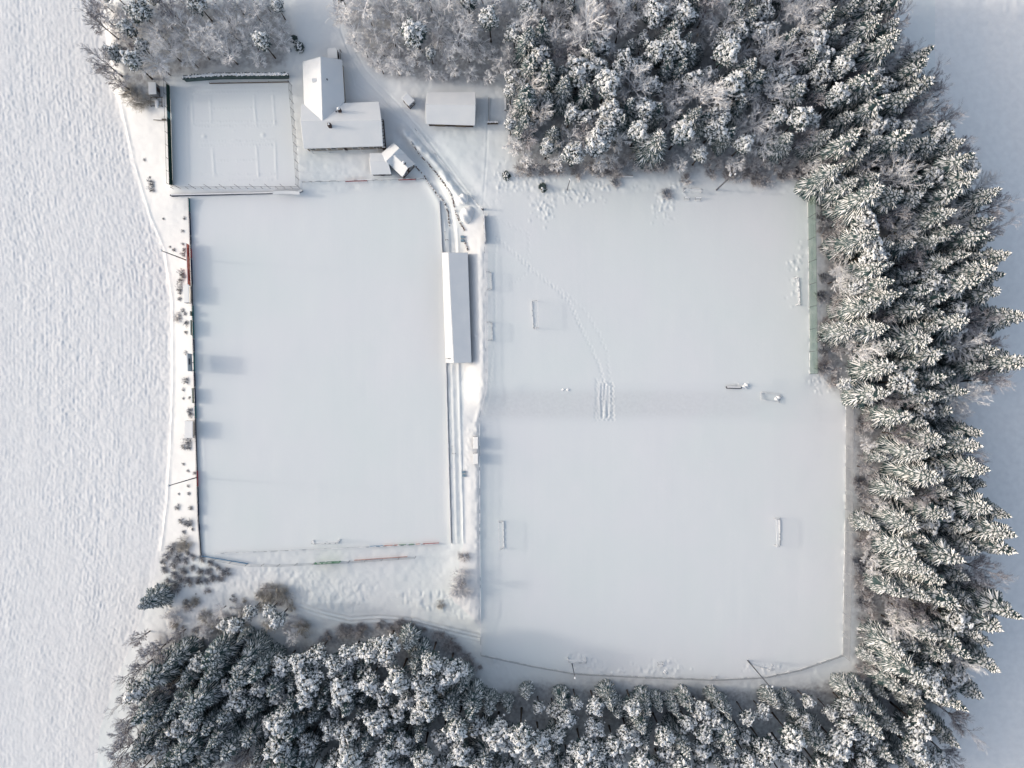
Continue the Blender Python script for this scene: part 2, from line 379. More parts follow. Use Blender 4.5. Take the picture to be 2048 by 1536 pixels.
def gz(px, py):
    tx = min(max((px - xs[0]) / step, 0), len(xs) - 1.001); ty = min(max((py - ys[0]) / step, 0), len(ys) - 1.001)
    i, j = int(tx), int(ty); fx, fy = tx - i, ty - j
    return float((Z[j, i] * (1 - fx) + Z[j, i + 1] * fx) * (1 - fy) + (Z[j + 1, i] * (1 - fx) + Z[j + 1, i + 1] * fx) * fy)
def G(px, py, dz=0.0):
    """dz metres straight above the ground that shows at photo pixel (px, py)"""
    return P(px, py, gz(px, py)) + Vector((0, 0, dz))

# needles, twigs and bared soil under the trees, plus painted shade on the slope strip
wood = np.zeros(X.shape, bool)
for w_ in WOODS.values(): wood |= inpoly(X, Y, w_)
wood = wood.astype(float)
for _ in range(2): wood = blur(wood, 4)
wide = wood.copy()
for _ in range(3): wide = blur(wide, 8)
litter_shade = np.clip(np.maximum(wood * 0.9, wide * 1.1) + (0.35 * vnoise(xs, ys, 22, 22, 31) + 0.25 * vnoise(xs, ys, 8, 8, 32)) * np.clip(wide * 1.6, 0, 1), 0, 1)
litter_shade *= 1 - np.clip(m_flat, 0, 1) * 0.75
litter_shade += 0.17 * m_strip  # slope strip darkened by colour, the shade of its turned-away face painted in
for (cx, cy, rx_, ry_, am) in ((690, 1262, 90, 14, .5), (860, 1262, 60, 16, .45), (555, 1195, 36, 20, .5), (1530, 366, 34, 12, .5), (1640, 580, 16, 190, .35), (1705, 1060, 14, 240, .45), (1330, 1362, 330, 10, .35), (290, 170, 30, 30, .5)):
    litter_shade += am * np.exp(-(((X - cx) / rx_) ** 2 + ((Y - cy) / ry_) ** 2)) * (0.8 + 0.6 * vnoise(xs, ys, 9, 9, 33))
litter_shade = np.clip(litter_shade, 0, 1)

# far skirt so that the snow reaches the horizon
ext = np.array([20, 60, 160, 500, 1500, 5000, 16000, 40000.0])
xa = np.concatenate([xs[0] - ext[::-1], xs, xs[-1] + ext]); ya = np.concatenate([ys[0] - ext[::-1], ys, ys[-1] + ext])
Za = np.pad(Z, len(ext), mode='edge')
LIT = np.pad(litter_shade, len(ext), mode='edge').ravel()
XA, YA = np.meshgrid(xa, ya)
out_ = np.maximum(np.maximum(xs[0] - XA, XA - xs[-1]), np.maximum(ys[0] - YA, YA - ys[-1]))
far_ = np.clip(out_ / 60.0, 0, 1) ** 0.5
Za = Za * (1 - far_) - 0.8 * far_
k = S * (1 - Za / H)
co = np.stack([(XA - 1024) * k, (768 - YA) * k, Za], -1).reshape(-1, 3)
ny, nx = XA.shape
idx = np.arange(ny * nx).reshape(ny, nx)
quads = np.stack([idx[:-1, :-1], idx[1:, :-1], idx[1:, 1:], idx[:-1, 1:]], -1).reshape(-1, 4)
fx_ = (XA[:-1, :-1] + XA[1:, 1:]).ravel() / 2; fy_ = (YA[:-1, :-1] + YA[1:, 1:]).ravel() / 2

def grid_part(name, sel, material, label, cat):
    q = quads[sel]
    used, inv = np.unique(q.ravel(), return_inverse=True)
    me = bpy.data.meshes.new(name)
    me.vertices.add(len(used)); me.vertices.foreach_set('co', co[used].ravel())
    me.loops.add(q.size); me.loops.foreach_set('vertex_index', inv.astype(np.int32).ravel())
    me.polygons.add(len(q)); me.polygons.foreach_set('loop_start', np.arange(0, q.size, 4, dtype=np.int32))
    me.polygons.foreach_set('use_smooth', np.ones(len(q), bool))
    la = me.attributes.new('litter_shade', 'FLOAT', 'POINT'); la.data.foreach_set('value', LIT[used].astype(np.float32))
    me.materials.append(material); me.update(); me.validate()
    o = bpy.data.objects.new(name, me); COL.objects.link(o)
    tag(o, label, cat, kind='structure')
    return o
left = np.zeros(len(fx_), int)          # 0 = yard and open ground
reg = left
fe_y = np.array([p[1] for p in FIELD_EDGE]); fe_x = np.array([p[0] for p in FIELD_EDGE])
edge_x = np.interp(fy_, fe_y, fe_x)
BANK = [(236, 180), (338, 180), (344, 392), (380, 398), (386, 600), (391, 780), (397, 1000), (402, 1110), (330, 1150), (300, 1190), (345, 600), (330, 500), (270, 330)]
reg[inpoly(fx_, fy_, BANK)] = 1
reg[inpoly(fx_, fy_, [(921, 452), (967, 430), (975, 500), (976, 775), (962, 845), (960, 1250), (905, 1200), (926, 1090), (929, 500)])] = 1
for w in WOODS.values(): reg[inpoly(fx_, fy_, w)] = 2
reg[inpoly(fx_, fy_, [(905, 1290), (960, 1300), (1150, 1346), (1430, 1358), (1530, 1354), (1690, 1308), (1696, 790), (1650, 780), (1625, 770), (1625, 385), (1010, 352), (1005, 160), (850, 160), (720, 140), (700, 60), (700, 10), (1600, 10), (1905, 400), (1900, 1300), (1800, 1540), (280, 1540), (300, 1320), (330, 1258), (600, 1270), (800, 1240)]) & (reg == 0)] = 2
reg[inpoly(fx_, fy_, UPPER)] = 4; reg[inpoly(fx_, fy_, LOWER)] = 5
reg[inpoly(fx_, fy_, PITCH)] = 3; reg[inpoly(fx_, fy_, TENNIS)] = 6
reg[fx_ < edge_x] = 7
reg[(fx_ > 1870) & (reg == 0)] = 8
reg[inpoly(fx_, fy_, [(806, 275), (850, 325), (886, 378), (905, 430), (916, 500), (896, 500), (888, 430), (872, 390), (838, 340), (796, 285)])] = 9
reg[inpoly(fx_, fy_, [(590, 1198), (700, 1226), (820, 1220), (960, 1258), (960, 1284), (820, 1250), (700, 1255), (590, 1222)])] = 10
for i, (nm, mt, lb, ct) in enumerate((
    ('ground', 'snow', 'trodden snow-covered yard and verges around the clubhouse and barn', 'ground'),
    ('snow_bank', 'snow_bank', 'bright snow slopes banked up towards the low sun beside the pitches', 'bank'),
    ('forest_floor', 'snow', 'shaded forest floor with thin snow and brown fallen needles under the trees', 'forest floor'),
    ('football_pitch', 'snow', 'smooth snow-covered main football pitch beside the stand', 'pitch'),
    ('upper_training_pitch', 'snow', 'snow-covered training pitch in front of the green net fence', 'pitch'),
    ('lower_training_pitch', 'snow', 'snow-covered training pitch below the trampled slope', 'pitch'),
    ('tennis_court', 'snow', 'thinly snowed tennis court with its lines showing as dotted ridges', 'court'),
    ('ploughed_field', 'snow_rough', 'ploughed field with clods showing through the snow beside the shrub bank', 'field'),
    ('open_field', 'snow_rough', 'smooth snowy field in the shade of the tall wood', 'field'),
    ('footpath', 'snow', 'sunken footpath curving between two low hedges to the stand', 'path'),
    ('lane', 'snow', 'rutted snowy lane below the brushy slope to the lower pitch', 'lane'))):
    sel = reg == i
    if sel.any(): grid_part(nm, sel, M[mt], lb, ct)
# ------------------------------------------------------------------ trees
def ico_template(sub):
    bm = bmesh.new(); bmesh.ops.create_icosphere(bm, subdivisions=sub, radius=1.0)
    bm.verts.ensure_lookup_table()
    v = [tuple(x.co) for x in bm.verts]; f = [tuple(x.index for x in y.verts) for y in bm.faces]; bm.free()
    return v, f
ICO1 = ico_template(1); ICO2 = ico_template(2)
UP = Vector((0, 0, 1))

def lump(mb, c, rx, ry, rz, g, m=0, ico=ICO2, rough=0.25):
    a = g.uniform(0, 6.28); ph = [g.uniform(0, 6.28) for _ in range(3)]
    vs = []
    for x, y, z in ico[0]:
        k = 1 + rough * (math.sin(3.1 * x + ph[0]) * math.sin(2.7 * y + ph[1]) + 0.5 * math.sin(5.3 * z + 4.1 * x + ph[2])) + g.uniform(-rough, rough) * 0.4
        if z < 0: z *= 0.45
        X, Y = x * rx * k, y * ry * k
        vs.append((c[0] + X * math.cos(a) - Y * math.sin(a), c[1] + X * math.sin(a) + Y * math.cos(a), c[2] + z * rz * k))
    n = mb.add(vs)
    for f in ico[1]: mb.face((n + f[0], n + f[1], n + f[2]), m)

def kite(mb, p, d, side, L, w, hz, m, flat=False):
    a = p + d * (L * 0.42)
    if flat:
        n = mb.add([p, a + side * w, p + d * L, a - side * w]); mb.face((n, n + 1, n + 2, n + 3), m)
    else:
        n = mb.add([p, a + side * w, p + d * L, a - side * w, a + UP * hz])
        mb.face((n, n + 1, n + 4), m); mb.face((n + 1, n + 2, n + 4), m); mb.face((n + 2, n + 3, n + 4), m); mb.face((n + 3, n, n + 4), m)

def trunk_mesh(h, r, g, bend=0.0, top=1.0):
    mb = MB(); n = 7; bx, by = g.uniform(-bend, bend), g.uniform(-bend, bend)
    pts = [Vector((bx * (i / n) ** 2, by * (i / n) ** 2, h * top * i / n)) for i in range(n + 1)]
    pts[0].z = -0.6
    mb.tube(pts, [r * (1 - 0.9 * i / n) + (0.25 * r if i == 0 else 0) for i in range(n + 1)], 7)
    return mb.mesh('trunk', M['bark'], True), pts

def spruce(seed, h, rmax, snow=1.0, low=0.06):
    g = random.Random(seed); mb = MB()
    tm, _ = trunk_mesh(h, 0.17 + h * 0.006, g)
    z = h * low
    while z < h - 0.3:
        t = (z - h * low) / (h * (1 - low))
        Rr = rmax * (1 - t) ** 0.80 * g.uniform(0.78, 1.14) + 0.12
        n = 12 if t < 0.35 else (10 if t < 0.7 else 7)
        a0 = g.uniform(0, 6.28)
        for i in range(n):
            if g.random() < 0.05: continue
            a = a0 + 2 * PI * i / n + g.uniform(-0.2, 0.2)
            L = Rr * g.uniform(0.62, 1.2)
            dh = Vector((math.cos(a), math.sin(a), 0)); sd = Vector((-dh.y, dh.x, 0))
            s0 = -0.14 + 0.75 * t * t; dr = 0.58 * (1 - t) + 0.16
            zb = z + g.uniform(-0.25, 0.25)
            bend = g.uniform(-0.12, 0.12)
            at = lambda u: dh * (L * u) + UP * (zb + L * (s0 * u - dr * u * u + 0.12 * u ** 4)) + sd * (bend * L * u * u)
            sn = g.random() < 0.985 * min(1.0, snow * 1.15)
            def strip(q, ln, w0, us, shape, under):
                """a snow-covered bough: ridged snow above, needles showing either side below"""
                prev = None
                for u, k in zip(us, shape):
                    p = q(u); ww = w0 * k * g.uniform(0.85, 1.18)
                    cur = (p + sd * ww, p - sd * ww, p + UP * (0.10 + 0.6 * ww))
                    if prev:
                        if sn:
                            n0 = mb.add([*prev, *cur])
                            mb.face((n0, n0 + 3, n0 + 5, n0 + 2), 1); mb.face((n0 + 2, n0 + 5, n0 + 4, n0 + 1), 1)
                        o = UP * 0.12; gw = under if sn else under * 0.55
                        n0 = mb.add([prev[0] + sd * gw - o, prev[1] - sd * gw - o, cur[1] - sd * gw * 0.8 - o, cur[0] + sd * gw * 0.8 - o]); mb.face((n0, n0 + 1, n0 + 2, n0 + 3), 0)
                    prev = cur
            w0 = (0.105 + 0.014 * L) * g.uniform(0.7, 1.3)
            strip(at, L, w0, (0.08, 0.3, 0.55, 0.8, 1.0), (0.9, 1.15, 1.1, 0.85, 0.2), 0.22)
            for u0, fr in ((0.22, 0.62), (0.42, 0.50), (0.64, 0.34)):
                if L < 1.2 and u0 > 0.5: continue
                for sg in (1, -1):
                    if g.random() < 0.12: continue
                    uu = u0 + g.uniform(-0.07, 0.07); ln = L * fr * g.uniform(0.75, 1.2); an = R(g.uniform(20, 36)) * sg
                    p0 = at(uu); fwd = dh * math.cos(an) + sd * math.sin(an); sl = (s0 - 2 * dr * uu) * 0.9 - 0.04
                    dz = g.uniform(0.15, 0.4)
                    strip(lambda v: p0 + fwd * (ln * v) + UP * (ln * (sl * v - dz * v * v)), ln, w0 * 0.72, (0.05, 0.5, 1.0), (0.8, 1.05, 0.15), 0.17)
            if L > 1.4:
                p = at(0.5)
                for sg in (1, -1): kite(mb, p - UP * 0.1, (dh * 0.7 - UP * 0.6 + sd * sg * 0.5).normalized(), sd, 0.5 + 0.2 * L, 0.22, 0, 0, True)
        z += 0.62 + 0.66 * (1 - t) * g.uniform(0.7, 1.2)
    kite(mb, Vector((0, 0, h - 0.6)), UP, Vector((1, 0, 0)), 1.2, 0.16, 0, 1, True); kite(mb, Vector((0, 0, h - 0.6)), UP, Vector((0, 1, 0)), 1.2, 0.16, 0, 1, True)
    return tm, mb.mesh('crown', [M['needle'], M['snow_clump']])

def pine(seed, h, rmax, snow=1.0, dens=1.0, crown=0.42):
    g = random.Random(seed); mb = MB()
    tm, pts = trunk_mesh(h * 0.96, 0.15 + h * 0.007, g, 0.5)
    cz = h * (1 - crown * 0.6); hz = h * crown * 0.58
    n = int(230 * dens)
    ph = [g.uniform(0, 6.28) for _ in range(4)]
    for i in range(n):
        zz = 1 - 1.55 * (i + 0.5) / n; a = i * 2.39996 + g.uniform(-0.3, 0.3)
        lob = 0.80 + 0.20 * math.sin(3 * a + ph[0] + 2 * zz) + 0.14 * math.sin(5 * a + ph[1] - 3 * zz)
        rr = math.sqrt(max(0.0, 1 - zz * zz)) * lob * g.uniform(0.62, 1.05)
        c = Vector((math.cos(a) * rr * rmax, math.sin(a) * rr * rmax, cz + zz * hz * lob + g.gauss(0, 0.15)))
        s = g.choice((0.16, 0.20, 0.25, 0.30, 0.36, 0.46)) * g.uniform(0.85, 1.15) * (1.05 if zz > -0.1 else 0.85)
        if i % 4 == 0:
            b = Vector((0, 0, max(h * (1 - crown) * 0.9, c.z - rr * rmax * 0.6)))
            mb.tube([b, b.lerp(c, 0.5) + UP * 0.12, c], [0.09, 0.06, 0.03], 4, 2, False)
        if g.random() < snow * (0.74 if zz > 0 else 0.5): lump(mb, c + UP * 0.12, s * g.uniform(0.9, 1.35), s * g.uniform(0.7, 1.0), s * 0.66, g, 1, ICO2 if s > 0.4 else ICO1, 0.40)
        for k in range(7):
            b = g.uniform(0, 6.28); d = Vector((math.cos(b), math.sin(b), g.uniform(-0.9, 0.25))).normalized()
            s2 = Vector((-d.y, d.x, 0)).normalized()
            kite(mb, c + d * s * 0.35, d, s2, s * g.uniform(1.0, 1.9), 0.15, 0, 0, True)
            if k % 2 == 0 and g.random() < 0.85 * snow: kite(mb, c + d * s * 0.6 + UP * 0.10, d, s2, s * 1.25, 0.14, 0.1, 1)
    for i in range(40):     # the shaded inside of the crown
        a = g.uniform(0, 6.28); rr = g.uniform(0.1, 0.7) * rmax; c = Vector((math.cos(a) * rr, math.sin(a) * rr, cz + g.uniform(-0.6, 0.3) * hz))
        for k in range(5):
            b = g.uniform(0, 6.28); d = Vector((math.cos(b), math.sin(b), g.uniform(-0.5, 0.3))).normalized()
            kite(mb, c, d, Vector((-d.y, d.x, 0)).normalized(), g.uniform(0.7, 1.1), 0.3, 0, 0, True)
    return tm, mb.mesh('crown', [M['needle_pine'], M['snow_clump'], M['bark']])

def twigs(mb, p, d, L, r, lev, g, kids, droop, m=0, spread=0.75):
    """one branch and, below it, its side branches"""
    k = 3 if lev > 0 else 2
    pts = [p]; dd = d.copy()
    for i in range(k):
        dd = (dd + Vector((g.uniform(-.16, .16), g.uniform(-.16, .16), g.uniform(-.1, .1) - droop * (0.5 + i / k)))).normalized()
        pts.append(pts[-1] + dd * (L / k))
    tip = 0.35 if lev > 0 else 0.3
    mb.tube(pts, [r * (1 - (1 - tip) * i / k) for i in range(k + 1)], 3 if lev < 3 else 5, m, False)
    if lev == 0: return
    n = kids[lev - 1]
    for i in range(n):
        u = 0.22 + 0.78 * (i + g.random()) / n
        q = min(int(u * k), k - 1); pp = pts[q].lerp(pts[q + 1], u * k - q)
        ax = Vector((g.uniform(-1, 1), g.uniform(-1, 1), g.uniform(-0.6, 0.9)))
        nd = (dd * (1 - spread * 0.45) + ax.normalized() * spread).normalized()
        twigs(mb, pp, nd, L * g.uniform(0.42, 0.68) * (1.15 - 0.4 * u), r * 0.62, lev - 1, g, kids, droop, m, spread)

def broadleaf(seed, h, rmax, material, droop=0.05, kids=(8, 5, 5), limbs=10, tw=1.0, spread=0.75):
    g = random.Random(seed); mb = MB()
    tm, pts = trunk_mesh(h * 0.62, 0.13 + h * 0.008, g, 0.5)
    for i in range(limbs):
        a = 2 * PI * i / limbs + g.uniform(-0.35, 0.35); z = h * g.uniform(0.26, 0.58)
        e = R(g.uniform(28, 72)); L = rmax * g.uniform(0.75, 1.0) / max(0.5, math.cos(e)) * 0.8
        d = Vector((math.cos(a) * math.cos(e), math.sin(a) * math.cos(e), math.sin(e)))
        twigs(mb, Vector((0, 0, z)), d, min(L, h * 0.62), 0.075 * tw + h * 0.003, 3, g, kids, droop, 0, spread)
    twigs(mb, Vector((0, 0, h * 0.55)), UP.copy(), h * 0.42, 0.09 * tw, 3, g, kids, droop * 0.5, 0, spread)
    return tm, mb.mesh('crown', material)

def shrub_mesh(seed, r, h, material, stems=26, kids=(5, 4), droop=0.05, tw=0.05, up=0.9):
    g = random.Random(seed); mb = MB()
    for i in range(stems):
        a = g.uniform(0, 6.28); q = math.sqrt(g.random())
        d = Vector((math.cos(a) * q, math.sin(a) * q, g.uniform(0.35, 1.0) * up)).normalized()
        twigs(mb, Vector((math.cos(a) * q * r * 0.3, math.sin(a) * q * r * 0.3, -0.1)), d, g.uniform(0.6, 1.0) * math.hypot(r * q, h * 0.9), tw, len(kids), g, kids, droop, 0, 0.6)
    return mb.mesh('branches', material)
def bush_mesh(seed, r, h, needle, snow, dens=60):
    """low evergreen bush: needle tufts with snow pads"""
    g = random.Random(seed); mb = MB()
    for i in range(dens):
        a = g.uniform(0, 6.28); q = math.sqrt(g.random()); c = Vector((math.cos(a) * q * r, math.sin(a) * q * r * 0.8, h * (0.15 + 0.8 * (1 - q * q) * g.uniform(0.6, 1.0))))
        for k in range(12):
            b = g.uniform(0, 6.28); d = Vector((math.cos(b), math.sin(b), g.uniform(-0.4, 0.7))).normalized()
            kite(mb, c, d, Vector((-d.y, d.x, 0)).normalized(), g.uniform(0.3, 0.55), 0.09, 0, 0, True)
        if g.random() < snow: lump(mb, c + UP * 0.15, 0.3, 0.25, 0.16, g, 1, ICO1, 0.3)
    return mb.mesh('branches', [M['needle_pine'], M['snow_clump']])

PROTO = {}
def proto(kind, name, cat, pairs):
    PROTO[kind] = (name, cat, pairs)
proto('spruce', 'spruce_tree', 'spruce', [spruce(11 + i, (16.5, 15, 18, 14, 16.5, 19, 12)[i], (4.7, 4.9, 4.4, 4.4, 5.4, 4.9, 3.9)[i]) for i in range(7)])
proto('dark', 'spruce_tree', 'spruce', [spruce(31 + i, (16.5, 18, 15, 17)[i], (4.0, 4.2, 4.2, 3.7)[i], 0.80) for i in range(4)])
proto('pine', 'pine_tree', 'pine', [pine(51 + i, (15, 16.5, 14, 16, 13, 17)[i], (3.2, 2.8, 3.4, 3.6, 2.7, 3.0)[i], 0.95, (1.1, 0.9, 1.2, 1.3, 0.9, 1.0)[i]) for i in range(6)])
proto('frost', 'broadleaf_tree', 'broadleaf tree', [broadleaf(71 + i, (14, 16, 12, 17, 13)[i], (3.6, 4.2, 3.2, 4.4, 3.8)[i], M['frost'], (0.04, 0.02, 0.10, 0.03, 0.14)[i], tw=1.4, spread=0.52) for i in range(5)])
proto('weep', 'birch_tree', 'birch', [broadleaf(81 + i, (13, 11, 15, 9)[i], (2.8, 2.6, 3.2, 2.4)[i], M['frost'], (0.20, 0.24, 0.18, 0.28)[i], (8, 5, 5), 9, 1.5, 0.6) for i in range(4)])
proto('bare', 'bare_tree', 'bare tree', [broadleaf(91 + i, (17, 15, 18)[i], (3.2, 2.9, 3.6)[i], M['frost_dark'], 0.03, (9, 6, 5), 10, 0.65, 0.55) for i in range(3)])
proto('brown', 'sapling', 'sapling', [broadleaf(101 + i, (6, 5, 7, 8)[i], (2.2, 1.9, 2.4, 2.6)[i], M['frost_brown'], 0.06, (6, 5, 4), 7, 0.7) for i in range(4)])
for k_, (nm_, ct_, pr_) in PROTO.items(): print('proto', k_, [len(c.polygons) for _, c in pr_])

TREES = []      # dict(kind, px, py, zone, scale, object)
tr = random.Random(77)
def plant(kind, px, py, zone, scale=None, var=None, rz=None, label=None, tilt=0.0):
    nm, ct, pairs = PROTO[kind]
    v = tr.randrange(len(pairs)) if var is None else var
    tm, cm = pairs[v]
    s = (tr.uniform(0.78, 1.12) if scale is None else scale)
    o = bpy.data.objects.new(nm, None); COL.objects.link(o); o.empty_display_size = 0.5
    o.location = G(px, py, -0.1); o.scale = (s * tr.uniform(0.93, 1.07), s * tr.uniform(0.93, 1.07), s)
    o.rotation_euler = (tr.gauss(0, 0.02) + tilt, tr.gauss(0, 0.02), tr.uniform(0, 6.28) if rz is None else rz)
    o['category'] = ct
    for n_, me in (('trunk', tm), ('crown', cm)):
        c = bpy.data.objects.new(n_, me); COL.objects.link(c); c.parent = o
    h = cm.vertices[-1].co.z * s
    TREES.append(dict(kind=nm, px=px, py=py, zone=zone, s=s, o=o, label=label, h=max(v_.co.z for v_ in cm.vertices[-60:]) * s))
    return o

def own(kind, px, py, label, scale=1.0, var=0, rz=0.0, zone=None, tilt=0.0):
    plant(kind, px, py, zone or 'own', scale, var, rz, label, tilt)
# trees one can pick out in the photo
own('spruce', 1722, 425, 'broad spruce with long snowy arms at the top end of the green net', 1.15, 4, 0.5)
own('spruce', 327, 1188, 'lone dark spruce leaning over the ploughed field edge below the shrub clump', 0.85, 1, 0.4)
own('frost', 1165, 118, 'widest frosted broadleaf tree, a round grey fan among the pines', 1.35, 3, 0.0)
own('frost', 1385, 232, 'big frosted broadleaf tree spreading like a fan amid white pines', 1.25, 1, 1.0)
own('frost', 1740, 378, 'round pinkish frosted broadleaf tree beside the corner of the net fence', 1.1, 3, 2.0)
own('pine', 866, 128, 'pine with one huge smooth snow cap among frosted birches', 0.6, 4, 0.0)
own('spruce', 1630, 110, 'spruce with drooping white arms high in the wood corner', 0.9, 2, 0.0)
own('spruce', 1462, 175, 'bright star-shaped spruce standing alone among frosted broadleaf trees', 1.1, 0, 0.0)
own('spruce', 1382, 120, 'white fingered spruce beside the big frosted fan tree', 0.8, 6, 0.0)
own('frost', 1690, 705, 'round frosted broadleaf tree at the lower end of the green net', 0.9, 1, 2.0)
own('pine', 1668, 770, 'small pine with bright snow pads where green net and grey fence meet', 0.55, 2, 0.0)
own('pine', 1140, 332, 'bright pine leaning over the thin pole at the pitch edge', 0.85, 3, 0.0)
own('pine', 1385, 330, 'small bright pine above the two snow boxes at the pitch edge', 0.7, 1, 0.0)
own('bare', 925, 1162, 'grey bushy bare tree standing alone between main pitch and lower pitch', 0.36, 2, 0.0)
own('bare', 300, 1262, 'thin bare tree leaning over the ploughed field by the spruce', 0.62, 0, 0.0)
own('bare', 318, 1290, 'second thin bare tree leaning over the field, lower of the pair', 0.66, 1, 2.0)
own('pine', 575, 1218, 'tall thin pine with dark bare trunk beside the lane end', 0.85, 4, 0.0)
own('pine', 500, 1225, 'slim pine standing free in the brushy corner by the lane', 0.8, 1, 1.0)
own('pine', 520, 1205, 'small frosted pine behind the slim pine in the brushy corner', 0.6, 3, 1.0)

own('frost', 452, 1212, 'small frosted broadleaf tree in the trampled brush left of the slim pines', 0.42, 0, 0.0)
own('frost', 548, 1226, 'small frosted broadleaf tree close against the tall thin lane pine', 0.45, 2, 1.0)
own('pine', 555, 1205, 'stocky white pine at the head of the snowy lane', 0.62, 0, 2.0)
own('frost', 596, 1262, 'low frosted broadleaf tree where the lane meets the bottom wood', 0.5, 4, 2.0)
own('dark', 500, 1262, 'narrow dark spruce in front of the bottom wood near the slim pine', 0.55, 0, 2.0)
own('pine', 470, 1232, 'frosted pine beside the small broadleaf tree in the trampled brush', 0.55, 5, 2.0)
own('bare', 372, 1258, 'leafless tree at the brush edge above the bottom wood spruces', 0.45, 1, 1.0)
own('weep', 420, 1262, 'small drooping frosted birch at the upper edge of the bottom wood spruces', 0.55, 3, 1.0)

SP = dict(spruce=35, dark=26, pine=31, frost=33, weep=27, bare=27, brown=20)
MIX = {  # shares of each kind
 'grove': dict(frost=4.5, weep=3, pine=5, bare=0.6),
 'barn': dict(weep=5, pine=5, frost=2),
 'upper': dict(pine=6, frost=4.2, weep=1, spruce=2.2, dark=1.8, bare=0.4),
 'corner': dict(spruce=5.5, dark=3, pine=3.5, frost=1.8, bare=0.6),
 'net': dict(spruce=7.5, dark=3.5, pine=2.2, frost=2.8, bare=0.8),
 'fence': dict(spruce=8, dark=3, pine=2, frost=1.8, bare=0.6),
 'south': dict(pine=6.5, spruce=4, dark=0.8),
 'lane': dict(pine=7, spruce=2.5, dark=0.8),
 'southwest': dict(spruce=4, dark=3, pine=4, bare=0.5),
}
def pdist(px, py, pts): return min(float(segdist(np.float64(px), np.float64(py), a, b)) for a, b in zip(pts[:-1], pts[1:]))
class Cells(dict): pass
grid_ = {}
def clear(px, py, sp):
    i, j = int(px // 50), int(py // 50)
    for a in range(i - 1, i + 2):
        for b in range(j - 1, j + 2):
            for (x, y, s_) in grid_.get((a, b), ()):
                if (x - px) ** 2 + (y - py) ** 2 < ((sp + s_) / 2) ** 2: return False
    return True
def occupy(px, py, sp): grid_.setdefault((int(px // 50), int(py // 50)), []).append((px, py, sp))
for t in TREES: occupy(t['px'], t['py'], 34)
OUTER = [(1732, 5), (1784, 120), (1852, 250), (1900, 372), (1944, 420), (1936, 500), (1928, 560), (1944, 640), (1936, 740), (1900, 800), (1882, 880), (1918, 930), (1920, 1040), (1926, 1140), (1918, 1240), (1904, 1320), (1872, 1430), (1858, 1530)]
GROVE_OUT = [(222, 10), (232, 160), (262, 190)]
SW_OUT = [(322, 1262), (305, 1330), (292, 1430), (300, 1530)]
zr = random.Random(9)
for zone, poly in WOODS.items():
    x0, x1 = min(p[0] for p in poly), max(p[0] for p in poly); y0, y1 = min(p[1] for p in poly), max(p[1] for p in poly)
    area = abs(sum(a[0] * b[1] - b[0] * a[1] for a, b in zip(poly, poly[1:] + poly[:1]))) / 2
    mix = MIX[zone]; ks = list(mix)
    for _ in range(int(area / 12)):
        px, py = zr.uniform(x0, x1), zr.uniform(y0, y1)
        if not inpoly(np.array([px]), np.array([py]), poly)[0]: continue
        kd = zr.choices(ks, [mix[q] for q in ks])[0]
        # the wood's outer fringe is leafless trees, its inner fringe saplings
        if zone in ('corner', 'net', 'fence', 'south') and pdist(px, py, OUTER) < 20 and zr.random() < (0.5 if py < 800 else 0.28): kd = 'bare'
        if zone == 'grove' and pdist(px, py, GROVE_OUT) < 26: kd = 'bare' if zr.random() < 0.8 else 'weep'
        if zone == 'southwest' and pdist(px, py, SW_OUT) < 34 and zr.random() < 0.65: kd = zr.choice(('bare', 'bare', 'frost'))
        sc = zr.uniform(0.78, 1.12) * (1.18 if kd in ('spruce', 'dark') and zone in ('net', 'fence', 'corner', 'southwest') else 1.0)
        if zone == 'barn' and py > 110: kd = 'weep'; sc *= 0.6
        if zone == 'upper' and py > 318: kd = zr.choice(('brown', 'weep', 'frost')); sc *= 0.62
        if zone == 'upper' and px < 1045: kd = zr.choice(('pine', 'weep')); sc *= 0.75
        if zone == 'net' and px < 1676: kd = zr.choice(('brown', 'spruce', 'frost', 'brown')); sc *= 0.7
        if zone == 'fence' and px < 1742: kd = zr.choice(('brown', 'brown', 'weep', 'spruce')); sc *= 0.62
        if zone == 'grove': sc *= 0.82
        if zone == 'south' and py < 1404: kd = zr.choice(('spruce', 'pine', 'dark')); sc *= 0.72
        sp = SP[kd] * (0.55 + 0.45 * sc)
        if not clear(px, py, sp): continue
        occupy(px, py, sp); plant(kd, px, py, zone, sc)
from collections import Counter
print('trees', len(TREES), Counter(t['kind'] for t in TREES), Counter(t['zone'] for t in TREES))
# ------------------------------------------------------------------ built things
M['wall_brown'] = noisy('brown_boards', (0.11, 0.075, 0.055), (0.16, 0.12, 0.09), 3.0, 0.8, stretch=(6, 6, 1))
M['wall_plaster'] = noisy('plaster', (0.32, 0.28, 0.24), (0.26, 0.23, 0.20), 1.0, 0.9)
M['wall_dark'] = noisy('dark_boards', (0.045, 0.032, 0.030), (0.075, 0.05, 0.045), 3.0, 0.8, stretch=(6, 6, 1))
M['wall_grey'] = noisy('grey_boards', (0.16, 0.16, 0.17), (0.24, 0.24, 0.25), 2.0, 0.8, stretch=(6, 6, 1))
M['glass'] = mat('window_glass', (0.02, 0.025, 0.03), 0.08, 0.6)
M['white'] = noisy('white_paint', (0.74, 0.74, 0.74), (0.66, 0.66, 0.67), 2.0, 0.5)
M['steel'] = noisy('galvanised_steel', (0.22, 0.23, 0.25), (0.30, 0.31, 0.33), 3.0, 0.5)
M['steel_dark'] = noisy('dark_steel', (0.05, 0.055, 0.07), (0.08, 0.08, 0.095), 3.0, 0.6)
M['timber'] = noisy('weathered_timber', (0.10, 0.085, 0.075), (0.17, 0.15, 0.13), 4.0, 0.9)
M['green_screen'] = noisy('dark_green_screen', (0.006, 0.022, 0.018), (0.014, 0.040, 0.032), 1.5, 0.9)
